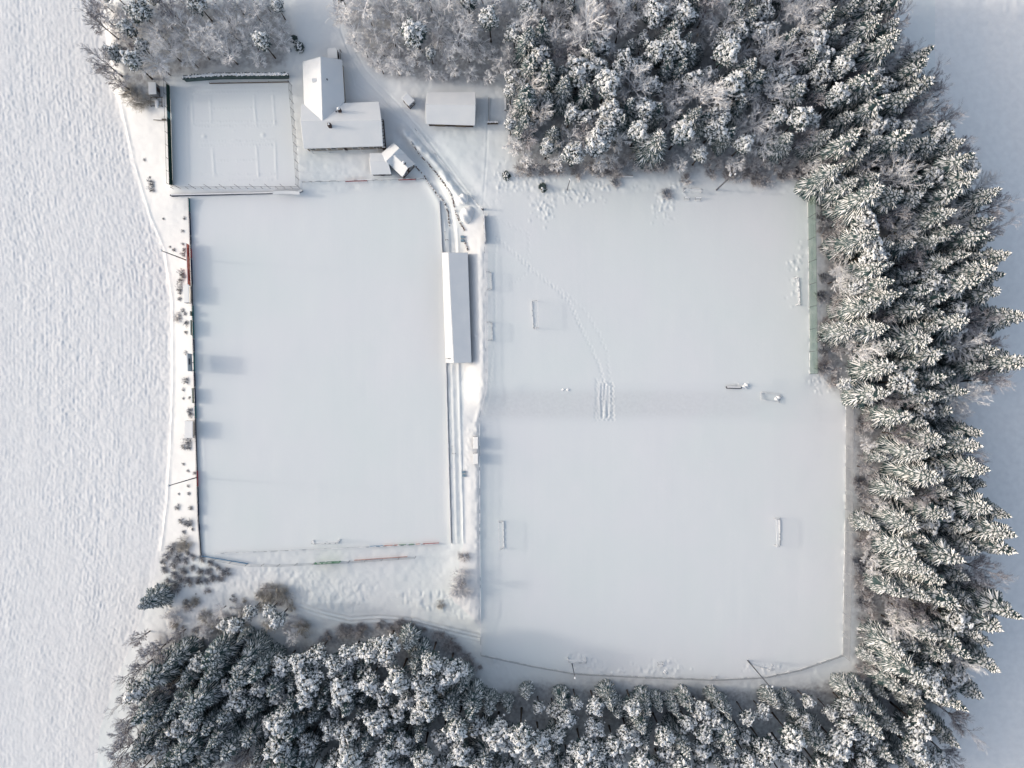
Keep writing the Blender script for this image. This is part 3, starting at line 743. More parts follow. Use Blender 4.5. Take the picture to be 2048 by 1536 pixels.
M['teal_screen'] = noisy('faded_teal_screen', (0.08, 0.16, 0.17), (0.11, 0.20, 0.21), 1.5, 0.9)
M['navy'] = noisy('navy_board', (0.016, 0.024, 0.055), (0.03, 0.04, 0.075), 2.0, 0.7)
M['teal'] = noisy('teal_board', (0.02, 0.10, 0.11), (0.035, 0.14, 0.14), 2.0, 0.7)
M['red'] = noisy('red_board', (0.72, 0.16, 0.10), (0.80, 0.30, 0.22), 1.2, 0.7)
M['red_dark'] = noisy('crimson_board', (0.30, 0.04, 0.05), (0.38, 0.08, 0.08), 2.0, 0.7)
M['red_dull'] = noisy('dull_red_board', (0.42, 0.17, 0.13), (0.50, 0.26, 0.22), 1.0, 0.8)
M['blue'] = noisy('blue_banner', (0.10, 0.23, 0.38), (0.16, 0.30, 0.44), 1.5, 0.7)
M['green'] = noisy('green_banner', (0.06, 0.18, 0.10), (0.10, 0.25, 0.15), 1.5, 0.7)
M['cream'] = noisy('cream_board', (0.42, 0.40, 0.28), (0.50, 0.48, 0.36), 1.5, 0.7)
M['display'] = mat('scoreboard_display', (0.012, 0.014, 0.03), 0.4, 0.4)
M['board_grey'] = noisy('grey_board', (0.28, 0.31, 0.34), (0.36, 0.39, 0.41), 1.0, 0.6)
M['net_grey'] = netting('grey_netting', (0.30, 0.31, 0.33), 0.16)
M['net_wire'] = netting('wire_mesh', (0.22, 0.22, 0.24), 0.10)
M['net_green'] = netting('green_netting', (0.12, 0.20, 0.15), 0.36)
M['net_dense'] = netting('close_grey_netting', (0.22, 0.22, 0.23), 0.34)
M['net_goal'] = netting('goal_netting', (0.55, 0.58, 0.58), 0.045)
M['tarp'] = noisy('blue_grey_tarp', (0.20, 0.30, 0.38), (0.26, 0.36, 0.43), 2.0, 0.6)
M['hedge_twig'] = snow_on_top('hedge_twig', (0.045, 0.05, 0.04), (0.76, 0.76, 0.77), 0.45, 0.9, 0.5, 2.5)

def slab(mb, pts, t, m=0):
    """a panel through pts (counter-clockwise from above) with thickness t downwards"""
    n = len(pts); pts = [Vector(p) for p in pts]
    a = mb.add([tuple(p) for p in pts]); b = mb.add([tuple(p - Vector((0, 0, t))) for p in pts])
    mb.face(tuple(a + i for i in range(n)), m); mb.face(tuple(b + i for i in reversed(range(n))), m)
    for i in range(n):
        j = (i + 1) % n; mb.face((a + j, a + i, b + i, b + j), m)
def ccw(pts):
    s = sum(p.x * q.y - q.x * p.y for p, q in zip(pts, pts[1:] + pts[:1]))
    return pts if s > 0 else pts[::-1]
def walls(mb, pts, z0, m=0):
    """vertical walls under a ring of eave points, down to z0"""
    pts = ccw(pts)
    for p, q in zip(pts, pts[1:] + pts[:1]):
        n = mb.add([(p.x, p.y, z0), (q.x, q.y, z0), tuple(q), tuple(p)]); mb.face((n, n + 1, n + 2, n + 3), m)
def inset(pts, d):
    c = sum(pts, Vector()) / len(pts); out = []
    for p in pts:
        v = p - c; v.z = 0
        out.append(p - v.normalized() * d * 1.414)
    return out
def snow_slab(name, quads, t, parent, material='snow_roof'):
    """roof panels, finely divided so that the snow on them can sag and round at the eaves"""
    mb = MB()
    for q in quads: slab(mb, ccw(q), t)
    o = mb.build(name, M[material], parent)
    bv = o.modifiers.new('soft_edge', 'BEVEL'); bv.width = 0.09; bv.segments = 2; bv.limit_method = 'ANGLE'; bv.angle_limit = R(50)
    return o
def windows(parent, a, b, z, n, w, h, off, doors=()):
    """a row of framed windows along a wall running from a to b; off pushes them proud of the wall"""
    a = Vector((a.x, a.y, 0)); b = Vector((b.x, b.y, 0)); d = (b - a).normalized(); nrm = Vector((d.y, -d.x, 0)) * off
    for i in range(n):
        p = a.lerp(b, (i + 0.5) / n) + nrm
        if i in doors:
            mb = MB(); mb.bar(p + UP * (z - 1.0), p + UP * (z + h), 0.95, 0.06); dr = mb.build('door', M['wall_dark'], parent)
            hb = MB(); hb.box(p + d * 0.3 + nrm * 0.6 + UP * z, 0.05, 0.12, 0.05); hb.build('handle', M['steel'], dr); continue
        f = MB(); c = p + UP * z
        for s1, s2 in ((-1, 0), (1, 0)): f.bar(c + d * (s1 * w / 2), c + d * (s1 * w / 2) + UP * h, 0.08)
        f.bar(c - d * w / 2, c + d * w / 2, 0.08); f.bar(c - d * w / 2 + UP * h, c + d * w / 2 + UP * h, 0.08)
        win = f.build('window', M['white'], parent)
        g = MB(); e = nrm * -0.2
        g.quad(c - d * w / 2 + e, c + d * w / 2 + e, c + d * w / 2 + e + UP * h, c - d * w / 2 + e + UP * h); g.build('pane', M['glass'], win)

# ---- clubhouse
zg, ze, zr_ = 1.15, 4.4, 7.2
ch = thing('clubhouse', 'large T-shaped clubhouse with two snowy gable roofs beside the tennis court', 'building', (0, 0, 0))
A, B_, C_, D_ = P(602, 209, ze), P(758, 203, ze), P(766, 292, ze), P(607, 297, ze)
R1, R2 = P(601, 243, zr_), P(763, 241, zr_)
e1, e2 = P(605, 123, ze), P(684, 119, ze)
n1, n2 = P(641, 113, zr_), P(645, 244, zr_)
j1, j2 = P(608, 208, ze + 0.06), P(689, 203, ze + 0.06)
snow_slab('roof', [[A, B_, R2, R1], [R1, R2, C_, D_]], 0.34, ch)
snow_slab('roof', [[e1, j1, n2, n1], [n1, n2, j2, e2]], 0.34, ch)
mb = MB(); wl = inset([A, B_, C_, D_], 0.45); wl = [Vector((p.x, p.y, ze - 0.1)) for p in wl]; walls(mb, wl, zg - 0.3)
wc = ccw(wl)
for a_, b_, r_ in ((wl[0], wl[3], R1), (wl[1], wl[2], R2)):
    m_ = (a_ + b_) / 2; n0 = mb.add([tuple(a_), tuple(b_), (m_.x, m_.y, zr_ - 0.6)]); mb.face((n0, n0 + 1, n0 + 2), 0)
wn = [Vector((p.x, p.y, ze - 0.1)) for p in inset([e1, e2, j2, j1], 0.4)]; walls(mb, wn, zg - 0.3)
m_ = (wn[0] + wn[1]) / 2; n0 = mb.add([tuple(wn[0]), tuple(wn[1]), (m_.x, m_.y, zr_ - 0.6)]); mb.face((n0, n0 + 1, n0 + 2), 0)
mb.build('wall', M['wall_plaster'], ch)
windows(ch, wl[3], wl[2], zg + 1.0, 7, 1.5, 1.3, 0.05, (3,))
for px, py, z0, hh, w_ in ((678, 219, 6.0, 1.9, 0.7), (658, 249, 6.9, 1.5, 0.75)):
    mb = MB(); p = P(px, py, z0 + 1.2); mb.box((p.x, p.y, z0 - 0.6), w_, w_, hh + 0.5); c = mb.build('chimney', M['wall_dark'], ch)
    mb = MB(); lump(mb, Vector((p.x, p.y, z0 + hh - 0.05)), w_ * (0.62 if px > 670 else 0.35), w_ * (0.62 if px > 670 else 0.35), 0.3, random.Random(2), 0, ICO2, 0.1); mb.build('snow_cap', M['snow_clump'], c, smooth=True)
for px, py, z0 in ((655, 160, 6.4), (673, 224, 5.7)):
    mb = MB(); p = P(px, py, z0); mb.tube([(p.x, p.y, z0 - 0.5), (p.x, p.y, z0 + 0.5)], [0.13, 0.13], 8); mb.tube([(p.x, p.y, z0 + 0.5), (p.x, p.y, z0 + 0.62)], [0.2, 0.16], 8); mb.build('vent', M['steel_dark'], ch)
mb = MB(); p = P(629, 161, 6.2); mb.box((p.x, p.y, 5.8), 1.2, 0.8, 0.75, 0.1); mb.build('skylight', M['snow_roof'], ch)
for k_ in range(5):
    p = wl[3].lerp(wl[2], 0.06 + 0.22 * k_); mb = MB(); mb.box((p.x, p.y - 0.62, zg - 0.2), 0.12, 0.12, ze - zg - 0.05); mb.build('post', M['white'], ch)
# slatted screen along the east gable
mb = MB(); a_ = P(764, 243, zg); b_ = P(769, 300, zg)
for i in range(26):
    p = a_.lerp(b_, i / 25); mb.box((p.x + 0.1, p.y, zg - 0.3), 0.9, 0.14, 2.1 + 0.15 * (i % 3), 0.05)
mb.bar(a_ + Vector((0.1, 0, 0.5)), b_ + Vector((0.1, 0, 0.5)), 0.08); mb.bar(a_ + Vector((0.1, 0, 1.6)), b_ + Vector((0.1, 0, 1.6)), 0.08)
sc = thing('slatted_screen', 'dark slatted timber screen standing along the east gable of the clubhouse', 'screen')
mb.build('slats', M['wall_dark'], sc)
mb = MB()
for i in range(26):
    p = a_.lerp(b_, i / 25); mb.box((p.x + 0.1, p.y, zg + 1.82 + 0.15 * (i % 3)), 0.85, 0.13, 0.07, 0.05)
mb.build('snow_cap', M['snow_clump'], sc)

# ---- annex with crossing roofs
zg, ze, zr_ = 0.95, 3.3, 4.75
ax = thing('cottage', 'small dark cottage with crossing snowy roofs between clubhouse and sunken path', 'building')
wA = [P(787, 285, ze), P(811, 307, ze), P(785, 334, ze), P(763, 306, ze)]
rA = [P(799, 296, zr_), P(772, 323, zr_)]
snow_slab('roof', [[wA[0], rA[0], rA[1], wA[3]], [rA[0], wA[1], wA[2], rA[1]]], 0.28, ax)
rB = [P(788, 310, zr_ - 0.05), P(816, 336, zr_ - 0.05)]
wB = [P(800, 297, ze + 0.02), P(830, 328, ze + 0.02), P(805, 354, ze + 0.02), P(775, 326, ze + 0.02)]
snow_slab('roof', [[wB[0], wB[1], rB[1], rB[0]], [rB[0], rB[1], wB[2], wB[3]]], 0.28, ax)
rW = [P(739, 323, zr_ - 0.3), P(776, 323, zr_ - 0.3)]
wW = [P(739.5, 306, ze - 0.02), P(766, 305.5, ze - 0.02), P(783, 348, ze - 0.02), P(742, 349, ze - 0.02)]
snow_slab('roof', [[wW[0], wW[1], rW[1], rW[0]], [rW[0], rW[1], wW[2], wW[3]]], 0.28, ax)
mb = MB()
for ring, ra in ((wA, None), (wB, rB), (wW, rW)):
    q = [Vector((p.x, p.y, ze - 0.12)) for p in inset(ring, 0.3)]; walls(mb, q, zg - 0.4)
    if ra:
        for a_, b_, r_ in ((q[1], q[2], ra[1]), (q[0], q[3], ra[0])):
            m_ = (a_ + b_) / 2; n0 = mb.add([tuple(a_), tuple(b_), (m_.x, m_.y, zr_ - 0.5)]); mb.face((n0, n0 + 1, n0 + 2), 0)
    q_last = q if ra is rW else None
    if ra is rB: qB = q
mb.build('wall', M['wall_dark'], ax)
windows(ax, q[3], q[2], zg + 0.9, 3, 1.1, 1.0, 0.05, (1,))
windows(ax, qB[2], qB[1], zg + 0.8, 2, 1.2, 1.1, 0.05)
mb = MB(); p = P(808, 325, 5.2); mb.box((p.x, p.y, 3.9), 0.6, 0.6, 1.4, 0.7); c = mb.build('chimney', M['wall_dark'], ax)
mb = MB(); lump(mb, Vector((p.x - 0.1, p.y, 5.3)), 0.42, 0.42, 0.3, random.Random(4), 0, ICO2, 0.1); mb.build('snow_cap', M['snow_clump'], c, smooth=True)

# ---- barn
zg, ze, zr_ = 2.35, 5.1, 7.3
bn = thing('barn', 'plain rectangular barn with one snowy gable roof against the frosted wood', 'building')
q = [P(854, 184, ze), P(951, 184, ze), P(950, 250.5, ze), P(851.5, 247.5, ze)]; r0, r1 = P(851, 209, zr_), P(951.5, 210.5, zr_)
snow_slab('roof', [[q[0], q[1], r1, r0], [r0, r1, q[2], q[3]]], 0.34, bn)
mb = MB(); w_ = [Vector((p.x, p.y, ze - 0.1)) for p in inset(q, 0.5)]; walls(mb, w_, zg - 0.3)
for a_, b_, r_ in ((w_[0], w_[3], r0), (w_[1], w_[2], r1)):
    m_ = (a_ + b_) / 2; n0 = mb.add([tuple(a_), tuple(b_), (m_.x, m_.y, zr_ - 0.6)]); mb.face((n0, n0 + 1, n0 + 2), 0)
mb.build('wall', M['wall_dark'], bn)
for t_ in (0.25, 0.72):
    a_ = w_[3].lerp(w_[2], t_ - 0.11); b_ = w_[3].lerp(w_[2], t_ + 0.11)
    mb = MB(); mb.quad(Vector((a_.x, a_.y - 0.06, zg)), Vector((b_.x, b_.y - 0.06, zg)), Vector((b_.x, b_.y - 0.06, zg + 2.2)), Vector((a_.x, a_.y - 0.06, zg + 2.2))); d_ = mb.build('door', M['wall_brown'], bn)
    mb = MB(); m_ = (a_ + b_) / 2; mb.box((m_.x, m_.y - 0.12, zg + 1.0), 0.06, 0.08, 0.3); mb.build('handle', M['steel'], d_)

# ---- kiosk hut
zg = gz(817, 203)
hu = thing('kiosk_hut', 'tiny square kiosk turned at an angle to the barn with windows on one side', 'hut')
q = [P(815, 185, zg + 2.7), P(829.5, 200.5, zg + 2.6), P(817.5, 212, zg + 2.6), P(803, 196, zg + 2.7)]
snow_slab('roof', [q], 0.28, hu)
mb = MB(); w_ = [Vector((p.x, p.y, zg + 2.4)) for p in inset(q, 0.12)]; walls(mb, w_, zg - 0.2); mb.build('wall', M['wall_dark'], hu)
windows(hu, w_[2], w_[1], zg + 0.9, 2, 0.75, 1.1, 0.05); windows(hu, w_[3], w_[2], zg + 1.0, 1, 0.8, 0.9, 0.05)

# ---- shed by the drive
zg = gz(668, 108)
sh = thing('garden_shed', 'flat roofed shed at the north end of the clubhouse drive', 'shed')
q = [P(655, 96.4, zg + 2.5), P(673.5, 95.6, zg + 2.5), P(675, 117, zg + 2.5), P(656, 116.5, zg + 2.5)]
snow_slab('roof', [q], 0.3, sh)
mb = MB(); w_ = [Vector((p.x, p.y, zg + 2.2)) for p in inset(q, 0.1)]; walls(mb, w_, zg - 0.2); mb.build('wall', M['wall_grey'], sh)
a_, b_ = w_[1], w_[2]; mb = MB(); mb.quad(*[Vector((p.x + 0.05, p.y, z_)) for p, z_ in ((b_.lerp(a_, .25), zg), (b_.lerp(a_, .75), zg), (b_.lerp(a_, .75), zg + 2), (b_.lerp(a_, .25), zg + 2))]); d_ = mb.build('door', M['wall_dark'], sh)
mb = MB(); mb.box((a_.x + 0.1, (a_.y + b_.y) / 2 + 0.5, zg + 1), 0.05, 0.05, 0.2); mb.build('handle', M['steel'], d_)
mb = MB(); 
for p in (a_, b_): mb.bar((p.x + 0.75, p.y, zg - .1), (p.x + 0.75, p.y, zg + 1.9), 0.1)
mb.bar((a_.x + 0.75, a_.y, zg + 1.9), (b_.x + 0.75, b_.y, zg + 1.9), 0.1); mb.build('porch_frame', M['timber'], sh)

# ---- shed left of the tennis court and clutter
zg = gz(305, 178)
s2 = thing('tool_shed', 'narrow tool shed under frosted branches outside the dark tennis screen', 'shed')
q = [P(296, 164, zg + 2.3), P(311, 164, zg + 2.3), P(312.5, 187.5, zg + 2.3), P(297, 188.5, zg + 2.3)]
snow_slab('roof', [q], 0.25, s2); mb = MB(); w_ = [Vector((p.x, p.y, zg + 2.1)) for p in inset(q, 0.1)]; walls(mb, w_, zg - 0.3); mb.build('wall', M['wall_grey'], s2)
a_, b_ = w_[1], w_[2]; mb = MB(); mb.quad(*[Vector((p.x + 0.05, p.y, z_)) for p, z_ in ((b_.lerp(a_, .3), zg), (b_.lerp(a_, .7), zg), (b_.lerp(a_, .7), zg + 1.9), (b_.lerp(a_, .3), zg + 1.9))]); mb.build('door', M['wall_dark'], s2)
pl = thing('timber_rack', 'low timber rack beside the tool shed at the tennis screen', 'rack')
mb = MB()
for y in (196, 205, 213): mb.bar(G(303, y, 0.45), G(325, y + 0.5, 0.45), 0.14)
for x in (303, 314, 325): mb.bar(G(x, 194, 0.32), G(x, 214, 0.32), 0.12)
mb.build('slats', M['timber'], pl)
for x, y in ((303, 195), (325, 195), (303, 213), (325, 213)): mb = MB(); mb.bar(G(x, y, -0.2), G(x, y, 0.35), 0.14); mb.build('leg', M['timber'], pl)
mb = MB(); lump(mb, G(316, 209, 0.5), 1.2, 0.6, 0.22, random.Random(3), 0, ICO2, 0.2); mb.build('snow_cap', M['snow_clump'], pl, smooth=True)
st = thing('plank_bench', 'snow-capped plank bench jutting out from the tennis screen towards the field', 'bench')
mb = MB(); mb.bar(G(309, 240, 0.5), G(334, 241, 0.5), 0.5, 0.08); mb.build('seat', M['timber'], st)
for x in (312, 331): mb = MB(); mb.bar(G(x, 240.3, -0.2), G(x, 240.3, 0.46), 0.4, 0.1); mb.build('leg', M['timber'], st)
mb = MB(); mb.bar(G(308, 238.5, 0.63), G(326, 239.5, 0.63), 0.5, 0.16); mb.build('snow_cap', M['snow_clump'], st)
bx = thing('utility_box', 'small grey box at the grove corner beside the dark juniper', 'box')
mb = MB(); p = G(579, 101); mb.box((p.x, p.y, p.z - .2), 0.9, 0.7, 1.2); mb.build('cabinet', M['board_grey'], bx); mb = MB(); mb.box((p.x, p.y, p.z + 1.0), 1.0, 0.8, 0.2); mb.build('lid', M['snow_roof'], bx)

# ---- fences
def arc(pts, spacing):
    """points every so many pixels along a line on the ground"""
    out = [pts[0]]
    for a, b in zip(pts[:-1], pts[1:]):
        L = math.hypot(b[0] - a[0], b[1] - a[1]); n = max(1, round(L / spacing))
        for i in range(1, n + 1): out.append((a[0] + (b[0] - a[0]) * i / n, a[1] + (b[1] - a[1]) * i / n))
    return out
def fence(name, label, cat, pts, h, spacing, post=0.08, rails=(), net=None, postmat='steel', heights=None, net_z=(0.05, 1.0), railmat='steel', group=None, rail_w=0.05, snow=False):
    f = thing(name, label, cat, (0, 0, 0), 0, group)
    ps = arc(pts, spacing)
    for i, (x, y) in enumerate(ps):
        hh = h if heights is None else heights[i % len(heights)]
        mb = MB(); p = G(x, y); mb.tube([p - UP * 0.3, p + UP * hh], [post / 2, post / 2], 6); mb.build('post', M[postmat], f)
    if rails:
        mb = MB()
        for z in rails:
            for a, b in zip(ps[:-1], ps[1:]): mb.bar(G(*a, z), G(*b, z), rail_w)
        mb.build('rail', M[railmat], f)
    if net:
        mb = MB(); fine = arc(pts, min(spacing, 10))
        for a, b in zip(fine[:-1], fine[1:]): mb.quad(G(*a, h * net_z[0]), G(*b, h * net_z[0]), G(*b, h * net_z[1]), G(*a, h * net_z[1]))
        mb.build('netting', M[net], f)
    if snow:
        mb = MB(); r_ = random.Random(len(ps)); fine = arc(pts, 7)
        for a, b in zip(fine[:-1], fine[1:]):
            if r_.random() < 0.8: mb.bar(G(*a, snow), G(*b, snow), r_.uniform(0.1, 0.2), r_.uniform(0.06, 0.16))
        mb.build('snow_cap', M['snow_clump'], f)
    return f
f = fence('windbreak_fence', 'dark green windbreak fence along the field side of the tennis court', 'fence', [(339, 170), (345, 373)], 3.4, 25, 0.1, (3.3,), 'net_wire', 'steel_dark', railmat='steel_dark')
for y0_, y1_ in ((172, 226), (240, 372)):
    mb = MB(); ps_ = arc([(339.3 + (y0_ - 172) * .03, y0_), (339.3 + (y1_ - 172) * .03, y1_)], 12)
    for a, b in zip(ps_[:-1], ps_[1:]): mb.bar(G(*a, 1.0), G(*b, 1.0), 0.06, 1.9)
    mb.build('screen', M['green_screen'], f)
mb = MB(); mb.bar(G(341, 226, 1.0), G(341.4, 240, 1.0), 0.06, 1.8); mb.build('gate', M['teal_screen'], f)
fence('wire_fence', 'tall wire fence with long and short posts at the foot of the tennis court', 'fence', [(347, 378), (600, 377)], 4.3, 14.8, 0.1, (2.0,), 'net_wire', 'steel_dark', heights=(2.0, 4.4), net_z=(0.0, 0.45), railmat='steel_dark')
fence('wire_fence', 'tall wire fence with top rails between tennis court and clubhouse', 'fence', [(584, 172), (592, 260), (600, 377)], 3.6, 17, 0.09, (1.0, 2.2, 3.5), 'net_wire', 'steel_dark', railmat='steel_dark')
f = fence('hoarding_fence', 'thin dark pitch-side rail fence from the tennis corner to the brushy clump', 'fence', [(379, 397), (382, 480), (386, 600), (390, 760), (394, 900), (398, 1040), (403, 1110)], 1.0, 17, 0.08, (0.95,), None, 'steel_dark', railmat='steel_dark')
hf = f; mb = MB(); ps_ = arc([(379, 397), (382, 480), (386, 600), (390, 760), (394, 900), (398, 1040), (403, 1110)], 17)
for a, b in zip(ps_[:-1], ps_[1:]): mb.bar(G(*a, 0.3), G(*b, 0.3), 0.04, 0.6)
mb.build('shade_board', M['steel_dark'], hf)  # added low board, closes the gaps so the shade beside the fence runs unbroken
HB = (('teal', 398, 424), ('navy', 427, 470), ('navy', 474, 488), ('red_dark', 498, 516), ('navy', 520, 568), ('teal', 612, 640), ('teal', 644, 676), ('navy', 680, 702), ('teal', 706, 742), ('navy', 746, 772), ('navy', 777, 806), ('teal', 812, 836), ('red_dark', 941, 972), ('navy', 974, 1004), ('navy', 1007, 1030), ('navy', 1048, 1060))
def fx(y): return float(np.interp(y, [397, 480, 600, 760, 900, 1040, 1110], [379, 382, 386, 390, 394, 398, 403]))
for i, (c, y0, y1) in enumerate(HB):
    o = thing('hoarding', {'teal': 'knee-high teal hoarding on the pitch side of the shrub bank', 'navy': 'knee-high navy hoarding on the pitch side of the shrub bank', 'red_dark': 'knee-high crimson hoarding below the first floodlight' if y0 < 600 else 'knee-high crimson hoarding at the second floodlight'}[c], 'hoarding', (0, 0, 0), 0, {'teal': 'teal hoardings along the shrub bank', 'navy': 'navy hoardings along the shrub bank'}.get(c))
    a, b = G(fx(y0) + 0.8, y0, 0.46), G(fx(y1) + 0.8, y1, 0.46); mb = MB(); mb.bar(a, b, 0.05, 0.82); mb.build('panel', M[c], o)
    for p in (a, b): mb = MB(); mb.box((p.x - 0.1, p.y, p.z - 0.7), 0.06, 0.06, 1.0); mb.build('leg', M['steel_dark'], o)

def billboard(label, c, y0, y1, z0, z1, off=-2.0, extra=None):
    o = thing('billboard', label, 'billboard'); a, b = (fx(y0) + off, y0), (fx(y1) + off, y1)
    g0 = min(gz(*a), gz(*b)); mb = MB(); pa, pb = P(*a, g0), P(*b, g0)
    mb.bar(pa + UP * (z0 + z1) / 2, pb + UP * (z0 + z1) / 2, 0.08, z1 - z0); mb.build('panel', M[c], o)
    for t in np.linspace(0.03, 0.97, max(2, int((y1 - y0) / 18))):
        p = pa.lerp(pb, float(t)); mb = MB(); mb.box((p.x - 0.12, p.y, p.z - 0.5), 0.1, 0.1, z1 + 0.4); mb.build('post', M['timber'], o)
    if extra:
        for t0, t1, m_ in extra:
            mb = MB(); q0, q1 = pa.lerp(pb, t0), pa.lerp(pb, t1); mb.bar(q0 + UP * (z0 + (z1 - z0) * 0.45) + Vector((0.06, 0, 0)), q1 + UP * (z0 + (z1 - z0) * 0.45) + Vector((0.06, 0, 0)), 0.05, (z1 - z0) * 0.4); mb.build('poster', M[m_], o)
    mb = MB(); mb.bar(pa + UP * (z1 + 0.04), pb + UP * (z1 + 0.04), 0.12, 0.08); mb.build('snow_cap', M['snow_clump'], o)
    return o
billboard('long faded red billboard below the first floodlight by the field', 'red', 490, 571, 0.5, 2.2, -2.5, ((0.1, 0.3, 'red_dark'), (0.62, 0.9, 'red_dark')))
billboard('small cream sign just below the upper dugout', 'cream', 623, 632, 0.3, 1.6, -1.5)
billboard('olive cream billboard halfway between upper dugout and scoreboard', 'cream', 641, 671, 0.6, 1.7, -1.0)
billboard('olive cream billboard between scoreboard and lower dugout', 'cream', 776, 806, 0.7, 1.8, -1.0)
sb = thing('scoreboard', 'tall grey scoreboard with dark display beside the main pitch', 'scoreboard')
pa, pb = P(388, 708, 0), P(389.5, 743, 0)
mb = MB(); mb.bar(pa + UP * 2.75, pb + UP * 2.75, 0.12, 2.7); mb.build('panel', M['board_grey'], sb)
mb = MB(); q0, q1 = pa.lerp(pb, .28), pa.lerp(pb, .62); v = Vector((0.09, 0, 0)); mb.bar(q0 + v + UP * 3.0, q1 + v + UP * 3.0, 0.06, 0.9); mb.build('display', M['display'], sb)
mb = MB(); q0, q1 = pa.lerp(pb, .05), pa.lerp(pb, .95); mb.bar(q0 + v + UP * 1.9, q1 + v + UP * 1.9, 0.05, 0.1); mb.build('stripe', M['navy'], sb)
for t in (0.06, 0.5, 0.94): p = pa.lerp(pb, t); mb = MB(); mb.box((p.x - 0.16, p.y, -0.4), 0.14, 0.14, 4.4); mb.build('post', M['steel_dark'], sb)
mb = MB(); mb.bar(pa + UP * 4.14, pb + UP * 4.14, 0.26, 0.1); mb.build('roof', M['snow_roof'], sb)

def dugout(label, x0, x1, y0, y1, hb=2.1, facing=1, z=None, roofm='snow_roof'):
    """open-fronted bench shelter; x1 is the open side"""
    o = thing('dugout', label, 'dugout'); g0 = gz(x1, (y0 + y1) / 2) if z is None else z
    rear, front = P(x0, y0, g0).x, P(x1, y0, g0).x; top, bot = P(x1, y0, g0).y, P(x1, y1, g0).y
    snow_slab('roof', [[Vector((rear, bot, g0 + hb - 0.25)), Vector((front + 0.1 * facing, bot, g0 + hb)), Vector((front + 0.1 * facing, top, g0 + hb)), Vector((rear, top, g0 + hb - 0.25))]], 0.2, o, roofm)
    mb = MB(); mb.bar((rear + 0.08 * facing, bot, g0 + hb / 2 - .3), (rear + 0.08 * facing, top, g0 + hb / 2 - .3), 0.06, hb - 0.1); mb.build('back_panel', M['wall_dark'], o)
    for y in (top - 0.05, bot + 0.05): mb = MB(); mb.bar((rear + 0.1 * facing, y, g0 + hb / 2 - .2), (front - 0.25 * facing, y, g0 + hb / 2 - .2), 0.05, hb - 0.25); mb.build('side_panel', M['navy'], o)
    mb = MB(); mb.bar((rear + 0.45 * facing, bot + 0.2, g0 + 0.45), (rear + 0.45 * facing, top - 0.2, g0 + 0.45), 0.4, 0.06); mb.build('seat', M['timber'], o)
    return o
dugout('upper dugout with snowy roof below the red billboard', 373.5, 384.5, 571, 607, 2.2, 1, 0.0)
dugout('lower dugout with snowy roof below the scoreboard', 375, 392, 841, 875, 2.2, 1, 0.0)
dugout('white-roofed shelter on the bank crest, upper of the pair facing the lower pitch', 946.5, 956, 873, 897, 1.4, 1, roofm='snow_roof')
dugout('white-roofed shelter on the bank crest, lower of the pair facing the lower pitch', 946, 956, 906, 927, 1.4, 1, roofm='snow_roof')

# hedge behind the tennis court
def hedge(name, label, pts, w, h, material, seed, cat='hedge'):
    g = random.Random(seed); mb = MB()
    for (x, y) in arc(pts, 2.2):
        for _ in range(4):
            c = G(x + g.uniform(-1, 1), y + g.uniform(-1, 1) * w / 2 / S * 0.5, h * g.uniform(0.5, 0.9))
            for k in range(8):
                b = g.uniform(0, 6.28); d = Vector((math.cos(b), math.sin(b), g.uniform(-1.0, 1.0))).normalized()
                s2 = Vector((-d.y, d.x, 0)).normalized(); kite(mb, c, d, s2, g.uniform(0.3, 0.6), 0.14, 0, 0, True)
        if g.random() < 0.92: lump(mb, G(x, y, h * g.uniform(0.88, 1.0)), g.uniform(.25, .4), w / 2 * g.uniform(0.7, 1.0), 0.18, g, 1, ICO1, 0.3)
    for a, b in zip(arc(pts, 10)[:-1], arc(pts, 10)[1:]): mb.bar(G(*a, h * 0.42), G(*b, h * 0.42), w * 0.8, h * 0.84)
    o = mb.build(name, [material, M['snow_clump']]); return tag(o, label, cat)
hedge('hedge', 'clipped evergreen hedge with a thick snow top behind the tennis court', [(372, 160), (440, 155), (578, 154)], 1.3, 2.0, M['needle_pine'], 1)
mb = MB()
for a, b in zip(arc([(420, 168), (578, 165)], 9)[:-1], arc([(420, 168), (578, 165)], 9)[1:]): mb.bar(G(*a, 0.35), G(*b, 0.35), 0.06, 0.5)
o = thing('windbreak_board', 'low red-brown board at the foot of the evergreen hedge', 'board'); mb.build('panel', M['wall_brown'], o)
for (x, y) in arc([(420, 167.6), (578, 164.6)], 40): mb = MB(); p = G(x, y); mb.box((p.x, p.y + 0.1, p.z - 0.2), 0.08, 0.08, 0.85); mb.build('post', M['timber'], o)

# retaining wall below the tennis court, canopy, railing
o = thing('retaining_wall', 'low dark retaining wall between the tennis court bank and the main pitch', 'wall', kind='thing')
mb = MB()
for a, b in zip(arc([(342, 391.5), (400, 390.5), (546, 387)], 16)[:-1], arc([(342, 391.5), (400, 390.5), (546, 387)], 16)[1:]): mb.bar(P(*a, 0.35), P(*b, 0.35), 0.3, 1.3)
mb.build('panel', M['navy'], o)
mb = MB()
for a, b in zip(arc([(342, 389.6), (546, 385.2)], 9)[:-1], arc([(342, 389.6), (546, 385.2)], 9)[1:]): mb.bar(P(*a, 1.05), P(*b, 1.05), 0.3, 0.14)
mb.build('snow_cap', M['snow_clump'], o)
o = thing('bench_shelter', 'long white bench shelter bowed along the corner of the tennis court bank', 'shelter')
mb = MB()
for i in range(8):
    xa, xb = 546 + 6.6 * i, 546 + 6.6 * (i + 1); bow = lambda x: 386.5 - 1.6 * (1 - ((x - 572) / 27) ** 2)
    slab(mb, ccw([P(xa, bow(xa) - 3.6, 2.1), P(xb, bow(xb) - 3.6, 2.1), P(xb, bow(xb) + 2.8, 1.9), P(xa, bow(xa) + 2.8, 1.9)]), 0.2)
